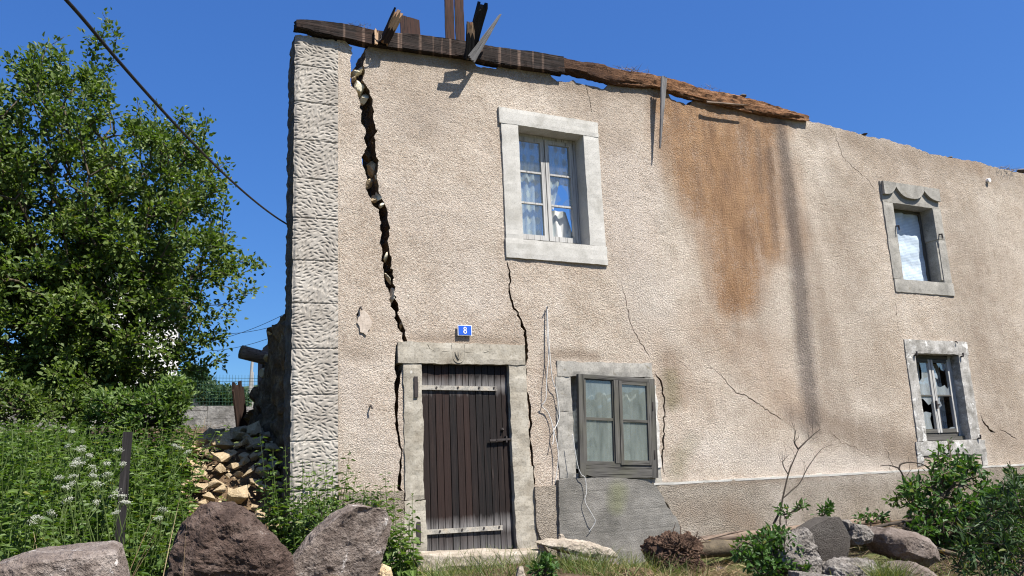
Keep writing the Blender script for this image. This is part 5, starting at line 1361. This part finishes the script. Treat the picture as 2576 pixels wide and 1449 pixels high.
# ---- apple tree at the left
rs = np.random.RandomState(11)
TY = 2.6
ell = [(70,330,120,150),(190,290,100,110),(110,180,60,60),(350,410,120,100),(440,380,85,75),(490,470,75,80),(150,520,190,140),(330,560,150,130),(450,610,110,120),(545,650,45,70),(80,760,170,180),(260,780,170,160),(420,760,100,110),(430,900,70,90),(180,960,180,90),(-120,420,160,260),(-160,760,160,260),(-60,620,150,260,.6),(100,850,210,180,1.0),(260,900,180,130,1.0),(330,720,140,150,.9),(120,640,180,150,.9)]
tips = in_ellipsoids(ell, 3000, rs, TY, 1.2)
uu, vv = proj(tips); kp = ~((uu > 368) & (uu < 448) & (vv > 785) & (vv < 960) & (rs.uniform(0, 1, len(tips)) < .7)); tips = tips[kp]
spr = [(258,34),(262,80),(246,112),(215,95),(162,92),(150,140),(118,120),(98,165),(60,190),(285,150),(272,190),(248,212),(230,240),(15,140),(0,160),(270,262),(255,280),(396,262),(388,300),(455,292),(452,330),(522,298),(500,318),(486,350),(570,408),(552,420),(535,450),(575,455),(570,500),(560,540),(590,592),(588,630),(668,658),(645,665),(620,650),(640,720),(620,735),(600,700),(575,765),(592,800),(560,830),(572,862),(565,915),(540,905),(520,870),(500,840),(505,935),(470,1000),(530,700),(605,690),(470,300),(345,250),(330,285)]
tips = np.concatenate([tips, np.array([P(a_, b_, TY + rs.uniform(-.7, .5)) for a_, b_ in spr])], 0)
q0 = P(200, 1020, TY + .3); tb = np.array([q0[0], q0[1], gz(q0[0], q0[1]) - .1])
trunk = [tb, tb + [.05, 0, .5], tb + [.0, .05, 1.0], P(215, 800, TY + .2), P(225, 650, TY + .1)]
arr, par, radii, load = grow(trunk, tips, rs, .2, .02, .035, .0042, .40, .11)
tree = empty('apple_tree', tuple(tb)); tag(tree, 'tall leafy apple tree with small green fruit left of the house', 'tree')
def tsub(mb, nm, mat, root, smooth=False):
    o = mb.build(nm, mat, None, smooth); o.parent = root; o.matrix_parent_inverse = Matrix.Translation(-Vector(root.location)); return o
mb = MB(); branches(mb, arr, par, radii); tsub(mb, 'trunk', M['bark'], tree, True)
mb = MB(); foliage(mb, arr, par, load, rs, 42, .036, .076, 5, .15, .66, .35); tsub(mb, 'crown', M['leaf'], tree)
mb = MB(); ii = [i for i in range(len(arr)) if load[i] <= 3]
for i in rs.choice(ii, 300, replace=False):
    c = arr[i] + rs.normal(0, .04, 3); r_ = rs.uniform(.012, .02)
    for j in range(1): mb.tube([c - [0, 0, r_], c - [0, 0, r_*.6], c, c + [0, 0, r_*.6], c + [0, 0, r_]], [r_*.25, r_*.8, r_, r_*.8, r_*.25], 7)
o = tsub(mb, 'fruit', M['apple'], tree, True); o['kind'] = 'stuff'

# low bright bush under the tree and bushes by the garden wall
def bush(name, label, ell, y0, yr, n, base_px, mat, seed, per=11, l0=.03, l1=.06, cat='bush', spread=.09):
    rs = np.random.RandomState(seed); tips = in_ellipsoids(ell, n, rs, y0, yr); b = P(base_px[0], base_px[1], y0); b[2] = gz(b[0], b[1])
    arr, par, radii, load = grow([b - [0,0,.1], b + [0, 0, .15]], tips, rs, .15, .02, .02, .004, .4, .03)
    root = empty(name, tuple(b)); tag(root, label, cat)
    mb = MB(); branches(mb, arr, par, radii, 4); tsub(mb, 'stem', M['twig'], root)
    mb = MB(); foliage(mb, arr, par, load, rs, per * 2.5, l0, l1, 6, spread * 1.2); tsub(mb, 'foliage', mat, root)
    return root
bush('bush', 'bright green leafy bush under the right edge of the apple tree', [(400,1015,75,50),(440,985,45,35),(340,1040,60,45),(280,1030,70,40),(430,1040,40,40)], .9, .4, 260, (400,1120), M['nettle'], 31)
bush('bush', 'dark green bush under the apple tree at the left edge', [(20,1010,110,60),(150,1030,90,45),(-80,980,90,90)], 1.6, .5, 260, (60,1120), M['leaf'], 33)
for i, (ex, y, lab) in enumerate([([(490,955,35,28),(520,985,30,28)], 22.5, 'dark bush beside the annex of the white house'), ([(560,1000,32,22),(600,1005,25,15)], 19.5, 'low green hedge plant behind the wire fence')]):
    bush('bush', lab, ex, y, .8, 120, (ex[0][0], 1040), M['dark_leaf'], 41 + i, 12, .08, .16, spread=.22)

# ---- nettle bed at the left
def nettle_stalk(mb, base, h, rs, leafs=1.0, lean=None):
    lean = rs.normal(0, .10, 2) if lean is None else lean
    nn = int(h / .062); top = base + np.array([lean[0]*h, lean[1]*h, h])
    pts = [base + (top - base) * t + np.array([lean[0], lean[1], 0]) * (t*t) * h * .6 for t in np.linspace(0, 1, 6)]
    mb.tube(pts, [.005, .0048, .0042, .0035, .003, .002], 4, 1, caps=False)
    P_, D_, N_, L_ = [], [], [], []
    for i in range(nn):
        t = (i + .5) / nn
        if t < .15 and rs.uniform() < .6: continue
        c = base + (top - base) * t + np.array([lean[0], lean[1], 0]) * t * t * h * .6; a_ = i * 1.571 + rs.uniform(-.5, .5)
        sz = (.125 - .080 * t ** 1.8) * rs.uniform(.75, 1.15) * leafs
        for k_ in (0, math.pi):
            d = np.array([math.cos(a_+k_), math.sin(a_+k_), rs.uniform(-.55, .25) + t * .5])
            P_.append(c + d * .02); D_.append(d); N_.append(np.array([0, 0, 1.0]) + rs.normal(0, .25, 3) + d * .2); L_.append(sz)
        if rs.uniform() < .35 and t > .5:
            d = np.array([math.cos(a_+.8), math.sin(a_+.8), -.8]); P_.append(c); D_.append(d); N_.append(rs.normal(0, 1, 3)); L_.append(sz*.7)
    L_ = np.array(L_); leaf_mesh(mb, np.array(P_), np.array(D_), np.array(N_), L_, L_ * .52, .18, .28, 0)
rs = np.random.RandomState(5); mb = MB(); cnt = 0
while cnt < 900:
    y = rs.uniform(-3.0, 1.4); dist = y + 8.66
    px = rs.uniform(-120, 470)
    q = P(px, 1200, y); x = q[0]
    hgt = 1.62 if y > -1.2 else 1.2
    if px > 340: hgt *= 1 - .38 * smoothstep(340, 470, px)
    if 280 < px < 470 and y < -.3: hgt *= .78
    if 150 < px < 330 and y < -1.9: hgt *= .62
    if y < -2.4: hgt *= .8
    z = gz(x, y); zt_ = P(px, 1040, y)[2] - .05
    h = min(hgt * rs.uniform(.7, 1.08), max(.3, (zt_ - z) * rs.uniform(.88, 1.02)))
    nettle_stalk(mb, np.array([x, y, z - .03]), h, rs); cnt += 1
tag(mb.build('nettle_bed', [M['nettle'], M['stem']]), 'dense bed of tall green nettles filling the lower left', 'nettles', None, 'stuff')
# grass among the nettles, before the door and along the heap
tag(blades(2600, -.3, -2.3, 0, 1.5, 1.0, .45, .008, 'grass', 'grass', 71, .35, 1, .5, lambda x, y: ground_z(x, y) - .02), 'green grass growing between nettles and boulders', 'grass', None, 'stuff')
tag(blades(700, 3.55, -.85, 0, .75, .35, .26, .006, 'grass', 'grass', 72, .4, 1, .6, lambda x, y: ground_z(x, y) - .02), 'grass tuft along the doorstep', 'grass', None, 'stuff')
tag(blades(900, 4.9, -1.1, 0, .7, .4, .30, .007, 'grass', 'grass', 73, .4, 1, .6, lambda x, y: ground_z(x, y) - .02), 'grass below the concrete patch', 'grass', None, 'stuff')
tag(blades(420, 6.75, -2.65, 0, .16, .10, .26, .006, 'grass', 'grass', 74, .35, 1, .7, lambda x, y: ground_z(x, y) + .05), 'pale green grass tuft between the boulders at right', 'grass', None, 'stuff')
tag(blades(4200, 7.0, -1.3, 0, 2.6, .9, .22, .006, 'straw', 'dry_grass', 75, .7, .6, .8, lambda x, y: ground_z(x, y) - .02), 'dry grass and litter strewn along the plinth', 'dry grass', None, 'stuff')
tag(blades(380, 1.05, -2.2, 0, .38, .18, .30, .004, 'straw', 'dry_grass', 76, 1.2, .25, .6, lambda x, y: ground_z(x, y) + .36), 'dry straw and roots hanging over the brown boulder', 'dry grass', None, 'stuff')
tag(blades(900, .8, 5.2, 0, 1.6, 1.0, .30, .008, 'straw', 'dry_grass', 77, 1.0, .4, .6, lambda x, y: ground_z(x, y) - .02), 'dry earthy litter on the bank behind the heap', 'dry grass', None, 'stuff')

tag(blades(900, 7.6, -2.2, 0, 1.6, .8, .22, .008, 'grass', 'grass', 78, .5, .8, .6, lambda x, y: ground_z(x, y) - .02), 'grass and weeds between the stones at lower right', 'grass', None, 'stuff')
tag(blades(1500, 8.2, -1.7, 0, 1.8, 1.0, .34, .006, 'dead', 'twig_litter', 79, 1.6, .25, .2, lambda x, y: ground_z(x, y) + .02), 'dark twigs and litter strewn under the felled branches', 'twigs', None, 'stuff')
tag(blades(70, -.4, -2.7, 0, 1.0, .5, 1.0, .006, 'straw', 'dry_stalks', 80, .22, 1, .25, lambda x, y: ground_z(x, y) - .02), 'pale dry stalks standing among the nettles', 'dry stalks', None, 'stuff')
c_ = P(1740, 1425, -1.2); tag(blades(520, c_[0], -1.2, c_[2] - .12, .42, .14, .24, .005, 'straw', 'dead_grass', 81, 1.1, .5, .6), 'dead brown grass spilling from the root ball', 'dry grass', None, 'stuff')
# single nettle plants at the foot of the pillar and by the door
LB = ['tallest nettle against the shaded left side of the pillar', 'nettle just left of the pillar foot', 'tall nettle standing before the right edge of the pillar', 'nettle between pillar edge and tilted slab', 'slender nettle before the roughcast midway to the door', 'nettle leaning at the left edge of the door surround', 'thin nettle shoot in front of the lower door hinge', 'low nettle behind the top of the tilted slab', 'bushy nettle at the middle of the pillar foot', 'short nettle over the dark rubble left of the pillar', 'nettle beside the tip of the brown boulder', 'small nettle low between the two large boulders', 'second nettle from the door surround, behind the slab top', 'nettle shoot at the right foot of the tilted slab']
for i, (px, py, y) in enumerate([(712,1085,-.25),(742,1150,-.35),(832,1125,-.3),(868,1165,-.3),(957,1178,-.25),(985,1225,-.35),(1025,1232,-.5),(905,1205,-.3),(790,1180,-.35),(690,1195,-.2),(735,1235,-.6),(800,1240,-.7),(930,1215,-.22),(1000,1290,-.7)]):
    q = P(px, py, y); z = gz(q[0], y); rs = np.random.RandomState(300 + i); root = empty('nettle_plant', (q[0], y, z)); tag(root, LB[i], 'nettle')
    root['group'] = 'nettle plants along the foot of the wall'
    mb = MB(); nst = 11 if i in (2, 8, 10, 11) else 7
    for k_ in range(nst):
        b = np.array([q[0] + rs.normal(0, .055), y + rs.normal(0, .07), z - .03])
        nettle_stalk(mb, b, (q[2] - z) * (1.0 if k_ == 0 else rs.uniform(.55, .95)), rs, 1.0, rs.normal(0, .05, 2))
    ml = MB(); ms = MB()
    for f, m_ in zip(mb.f, mb.m): (ms if m_ else ml).f.append(f); (ms if m_ else ml).m.append(0)
    ml.v = mb.v; ms.v = mb.v
    for nm, mm, mat in (('leaves', ml, M['nettle']), ('stem', ms, M['stem'])):
        used = sorted({j for f in mm.f for j in f}); mp = {j: a_ for a_, j in enumerate(used)}
        m2 = MB(); m2.v = [mb.v[j] for j in used]; m2.f = [tuple(mp[j] for j in f) for f in mm.f]; m2.m = [0] * len(m2.f)
        tsub(m2, nm, mat, root)
# white umbels
UL = [(205,1130,-2.3),(190,1165,-2.5),(150,1200,-2.6),(235,1195,-2.5),(270,1165,-2.4),(165,1225,-2.7),(245,1215,-2.6),(320,1262,-2.8),(290,1240,-2.7),(130,1290,-2.9),(300,1130,-2.1),(452,1125,-1.2),(225,1145,-2.4),(410,1280,-2.4),(180,1085,-2.0)]
ULB = ['white umbel flower highest in the nettles left of the iron post', 'white umbel left of and below the highest one', 'greyish white umbel at far left of the flower group', 'full white umbel left of the post at mid height', 'bright white umbel nearest the middle of the iron post', 'low white umbel at the left under the greyish one', 'white umbel directly below the full one', 'small white flower head lowest and just right of the post foot', 'white flower head left of the post foot', 'faded greenish umbel lowest at the left', 'small white umbel just left of the post top', 'large pale faded umbel before the yellow rubble', 'small umbel right beside the highest white one', 'faded umbel right of the post above the grass', 'tiny pale umbel far up in the nettles']
for i, (px, py, y) in enumerate(UL):
    q = P(px, py, y); rs = np.random.RandomState(400 + i); z = gz(q[0], y); root = empty('umbel_plant', (q[0] + .12, y, z)); tag(root, ULB[i], 'wildflower', 'white umbel flowers among the nettles')
    mb = MB(); fork = q - np.array([rs.uniform(-.05, .05), 0, .22]); mb.tube(smooth_path([np.array([q[0] + .12, y, z]), np.array([q[0] + .06, y - .02, (z + q[2]) / 2]), fork], 4), .0035, 4)
    for hd in range(rs.randint(2, 4)):
        fl = MB()
        hc = q + (np.array([rs.uniform(-.11, .11), rs.uniform(-.08, .08), rs.uniform(-.13, .03)]) if hd else 0); hb = hc - np.array([rs.uniform(-.02, .02), 0, .045]); R_ = rs.uniform(.018, .036); tl = rs.normal(0, .35, 2)
        mb.tube([fork, hb], [.0025, .002], 4)
        for k_ in range(12):
            a_ = k_ * 2.4; rr_ = R_ * math.sqrt((k_ + .3) / 12); dx, dy = rr_ * math.cos(a_), rr_ * math.sin(a_); c = hc + np.array([dx, dy, tl[0] * dx + tl[1] * dy - rr_ * rr_ * 8])
            mb.tube([hb, c], [.0012, .0012], 3, caps=False)
            for j in range(6):
                p = c + rs.normal(0, .005, 3); r_ = rs.uniform(.0018, .0034)
                fl.add([p + [r_, 0, 0], p + [0, r_, 0], p - [r_, 0, 0], p - [0, r_, 0], p + [0, 0, r_*.8], p - [0, 0, r_*.8]], [(0,1,4),(1,2,4),(2,3,4),(3,0,4),(1,0,5),(2,1,5),(3,2,5),(0,3,5)])
        tsub(fl, 'flower_head', M['flower'], root)
    tsub(mb, 'stem', M['stem'], root)
# iron fence post
p, q = P(300,1300,-2.1), P(322,1086,-2.0)
post = plank('fence_post', p - np.array([0,0,.6]), q, XD, .065, .06, .02, M['black_board'], 51, 0, .0); tag(post, 'dark rusty iron fence post standing in the nettles', 'post')

# ---- uprooted tree lying along the plinth: root ball, trunk, crown
ft = empty('fallen_tree', tuple(P(1700,1420,-.9))); tag(ft, 'uprooted tree lying along the plinth, root ball at left, leafy crown at right', 'tree')
tp = [P(1700,1392,-.85), P(1790,1380,-.9), P(1900,1378,-.95), P(2010,1372,-1.0), P(2130,1362,-1.0), P(2260,1352,-1.05), P(2360,1340,-1.1)]
rs = np.random.RandomState(77)
ell = [(2395,1185,60,45,0,.6),(2340,1250,70,50,0,.8),(2440,1240,80,60),(2500,1300,90,80),(2410,1330,90,60),(2540,1400,80,90),(2330,1310,60,40),(2620,1300,90,120),(2470,1400,80,50),(2400,1390,80,50,.2),(2500,1430,90,40,-.2),(2560,1300,60,90,-.2)]
tips = np.concatenate([in_ellipsoids(ell, 560, rs, -1.1, .6), np.array([P(a_, b_, -1.0 + rs.uniform(-.3, .2)) for a_, b_ in ((2395,1112),(2410,1135),(2375,1150),(2352,1165),(2440,1165),(2480,1190),(2520,1210),(2300,1210),(2285,1240),(2290,1275),(2565,1190),(2420,1150),(2360,1135),(2330,1225),(2540,1160))])])
arr, par, radii, load = grow(tp, tips, rs, .16, .06, .03, .0055, .42, .055)
for i in range(len(tp)): radii[i] = np.interp(i, [0, 6], [.10, .055])
mb = MB(); mb.tube(smooth_path(tp, 4), np.interp(np.linspace(0, 6, 25), [0, 6], [.10, .05]), 10); branches(mb, arr, par, radii, 5, 0, len(tp))
for r_, pth in ((.045, ((2130,1362,-1.0),(2300,1372,-1.3),(2420,1400,-1.6),(2600,1462,-2.0))), (.034, ((2240,1350,-1.05),(2350,1322,-1.2),(2440,1318,-1.3),(2590,1330,-1.4))), (.028, ((2180,1352,-1.0),(2290,1322,-.9),(2380,1300,-.9),(2480,1262,-1.0),(2576,1215,-1.1))), (.026, ((2290,1345,-1.0),(2360,1265,-1.1),(2410,1225,-1.1),(2480,1215,-1.0))), (.02, ((2310,1350,-1.1),(2360,1240,-1.3),(2372,1180,-1.2),(2392,1155,-1.1),(2385,1110,-1.0)))):
    q_ = smooth_path([P(*a_) for a_ in pth], 5); mb.tube(q_, np.linspace(r_, r_ * .4, len(q_)), 7)
tsub(mb, 'trunk', M['bark'], ft, True)
mb = MB(); foliage(mb, arr, par, load, rs, 16, .05, .105, 4, .11, .5, .1, .25); tsub(mb, 'crown', M['leaf2'], ft)
o = hull_rock('root_ball', [(1655,1400),(1662,1365),(1690,1348),(1730,1350),(1758,1365),(1764,1400),(1750,1449),(1745,1480),(1660,1480)], -1.0, .35, M['root'], 18, .12, .85, .12)
o.parent = ft; o.matrix_parent_inverse = Matrix.Translation(-Vector(ft.location))
mb = MB(); c_ = P(1705,1395,-1.0)
for k_ in range(90):
    r_ = np.random.RandomState(k_); a_ = r_.normal(0, 1, 3); a_[1] = -abs(a_[1]); a_ /= np.linalg.norm(a_)
    st = c_ + a_ * .16 * [1.2, 1, 1]; pts = [st, st + a_*.08 + r_.normal(0,.03,3), st + a_*.14 + r_.normal(0,.05,3) - [0,0,.03]]
    mb.tube(smooth_path(pts, 3), np.linspace(.007, .002, 7) * r_.uniform(.5, 1.3), 4)
tsub(mb, 'root', M['root'], ft)
mb = MB(); mb.tube([P(1762,1362,-.35), P(1900,1344,-.36), P(2060,1325,-.38), P(2235,1306,-.4)], [.055,.05,.045,.04], 10); tag(mb.build('fallen_pole', M['log'], smooth=True), 'long thin grey-brown pole lying along the foot of the plinth', 'pole')
mb = MB(); mb.tube([P(1745,1365,-.8), P(1830,1343,-.82), P(1870,1335,-.85)], [.018,.014,.008], 7); tag(mb.build('fallen_stick', M['log']), 'short barkless stick lying above the root ball', 'stick')

def twiggy(name, label, paths, y, mat, seed, r0=.012, subs=5, cat='branch', sublen=.22):
    rs = np.random.RandomState(seed); mb = MB()
    for pth in paths:
        sp = smooth_path([P(a_, b_, y + (c_[0] if c_ else 0)) for a_, b_, *c_ in pth[1]], 4); R_ = np.linspace(pth[0], pth[0] * .35, len(sp)); mb.tube(sp, R_, 6)
        for i in range(len(sp) // 4, len(sp) - 1):
            if rs.uniform() < subs / 10:
                d = np.array(sp[i+1]) - np.array(sp[i]); d /= np.linalg.norm(d); s_ = rs.normal(0, 1, 3) * [1, .5, 1]; s_ -= d * (s_ @ d); s_ /= np.linalg.norm(s_)
                v = d * .8 + s_ * .7; L = sublen * rs.uniform(.3, 1); p0 = np.array(sp[i]); p1 = p0 + v * L * .5 + rs.normal(0, .012, 3); p2 = p0 + v * L + rs.normal(0, .03, 3)
                mb.tube([p0, p1, p2], [R_[i] * .45, R_[i] * .3, .0015], 4)
                q1 = p1 + (v * .6 + rs.normal(0, .5, 3)) * L * .4; mb.tube([p1, q1], [R_[i] * .28, .0012], 4)
    o = mb.build(name, mat, smooth=True); tag(o, label, cat); return o
twiggy('bare_branch', 'bare forked branch sticking up before the plinth', [(.014, [(1946,1318),(1962,1285),(1972,1240),(1984,1190),(2000,1150),(2010,1128)]), (.010, [(2008,1130),(1998,1112),(2000,1095),(2002,1082)]), (.010, [(2010,1128),(2030,1108),(2050,1090),(2064,1080)]), (.008, [(1968,1255),(1990,1235),(2012,1215),(2030,1180),(2050,1150),(2070,1128),(2095,1118)]), (.007, [(1982,1192),(1972,1175),(1970,1160),(1985,1145)]), (.008, [(1962,1290),(1975,1300),(1980,1325)])], -.75, M['twig'], 88, subs=5, sublen=.2)
twiggy('bare_branch', 'dark bent branch arching before the plinth below the smashed window', [(.018, [(2275,1330),(2290,1290),(2294,1260),(2280,1215),(2262,1180),(2245,1172)]), (.012, [(2262,1182),(2266,1168),(2290,1163),(2325,1170),(2350,1190),(2370,1215)]), (.010, [(2256,1176),(2235,1170),(2215,1172)]), (.011, [(2360,1300),(2375,1240),(2378,1190),(2390,1165),(2385,1130)])], -.95, M['twig'], 89, subs=3, sublen=.3)
twiggy('split_branch', 'pale split branch stub rising from the boulders beneath the bent branch', [(.013, [(2272,1332),(2282,1300),(2292,1262)])], -1.1, M['break'], 90, subs=0)
twiggy('bare_branch', 'mossy crooked branch stretched over the smooth boulder', [(.022, [(2150,1340),(2230,1320),(2330,1300),(2400,1275),(2480,1262)]), (.016, [(2280,1335),(2320,1318),(2350,1312),(2400,1330),(2470,1350)]), (.02, [(2360,1370),(2430,1395),(2500,1440)])], -1.25, M['twig'], 91, subs=3, sublen=.35)

# leafy shoots over the mortar block, small seedlings
def shoots(name, label, ell, y, yr, n, base, mat, seed, per=7, l0=.035, l1=.07, cat='shrub', wf=.55, spread=.06):
    rs = np.random.RandomState(seed); tips = in_ellipsoids(ell, n, rs, y, yr); b = P(base[0], base[1], y)
    arr, par, radii, load = grow([b - [0, 0, .05], b], tips, rs, .10, .03, .015, .003, .4, .02)
    root = empty(name, tuple(b)); tag(root, label, cat)
    mb = MB(); branches(mb, arr, par, radii, 4); tsub(mb, 'stem', M['twig'], root)
    mb = MB(); foliage(mb, arr, par, load, rs, per * 1.8, l0, l1, 8, spread, wf, .2, .1); tsub(mb, 'foliage', mat, root); return root
shoots('leafy_shoots', 'leafy green shoots spilling over the pale mortar block', [(1900,1385,55,40),(1960,1355,55,28),(1990,1400,30,40),(1930,1425,50,30),(2020,1420,20,25)], -2.0, .3, 120, (1930,1450), M['leaf2'], 51, 8)
shoots('seedling', 'little green seedling at the plinth above the dark roughcast block', [(2072,1290,16,16),(2086,1282,8,10)], -.9, .05, 14, (2078,1320), M['leaf2'], 52, 5)
shoots('seedling', 'small leaves on the bare forked branch foot', [(1975,1285,22,14),(2010,1272,16,8)], -.8, .06, 16, (1962,1310), M['leaf2'], 53, 4)
shoots('seedling', 'low green weeds beside the doorstep slab', [(1372,1425,26,22),(1350,1440,16,10)], -1.3, .1, 26, (1368,1455), M['leaf2'], 54, 6)
shoots('seedling', 'yellow-green sprig on the bent branch', [(2262,1245,12,10),(2246,1265,14,10)], -.95, .05, 10, (2280,1262), M['nettle'], 55, 4)
shoots('seedling', 'low leaves between pale pole and knobbly lump', [(2170,1300,22,10),(2215,1300,12,8)], -1.0, .08, 18, (2190,1315), M['leaf2'], 56, 4)
shoots('purple_weed', 'low leafy weed between the two large boulders', [(815,1290,45,40),(800,1330,40,30)], -1.3, .2, 90, (810,1380), M['nettle'], 57, 7, .02, .045)
# willow-like branch close to the camera at the lower right corner
rs = np.random.RandomState(61); nb_ = empty('near_branch', tuple(P(2640,1460,-3.4))); tag(nb_, 'long-leaved dark green branch close by in the bottom right corner', 'branch')
tips = in_ellipsoids([(2520,1310,70,70),(2560,1230,45,60),(2470,1410,80,50),(2570,1390,70,80),(2430,1340,40,40)], 95, rs, -3.4, .35)
b = P(2640,1500,-3.4); b0 = b.copy(); b0[2] = gz(b[0], b[1])
arr, par, radii, load = grow([b0, b, b + (P(2600,1430,-3.4) - b)], tips, rs, .08, .03, .01, .003, .4, .012)
mb = MB(); branches(mb, arr, par, radii, 4); tsub(mb, 'stem', M['twig'], nb_)
mb = MB(); foliage(mb, arr, par, load, rs, 14, .05, .10, 8, .05, .26, .3); tsub(mb, 'foliage', M['dark_leaf'], nb_)
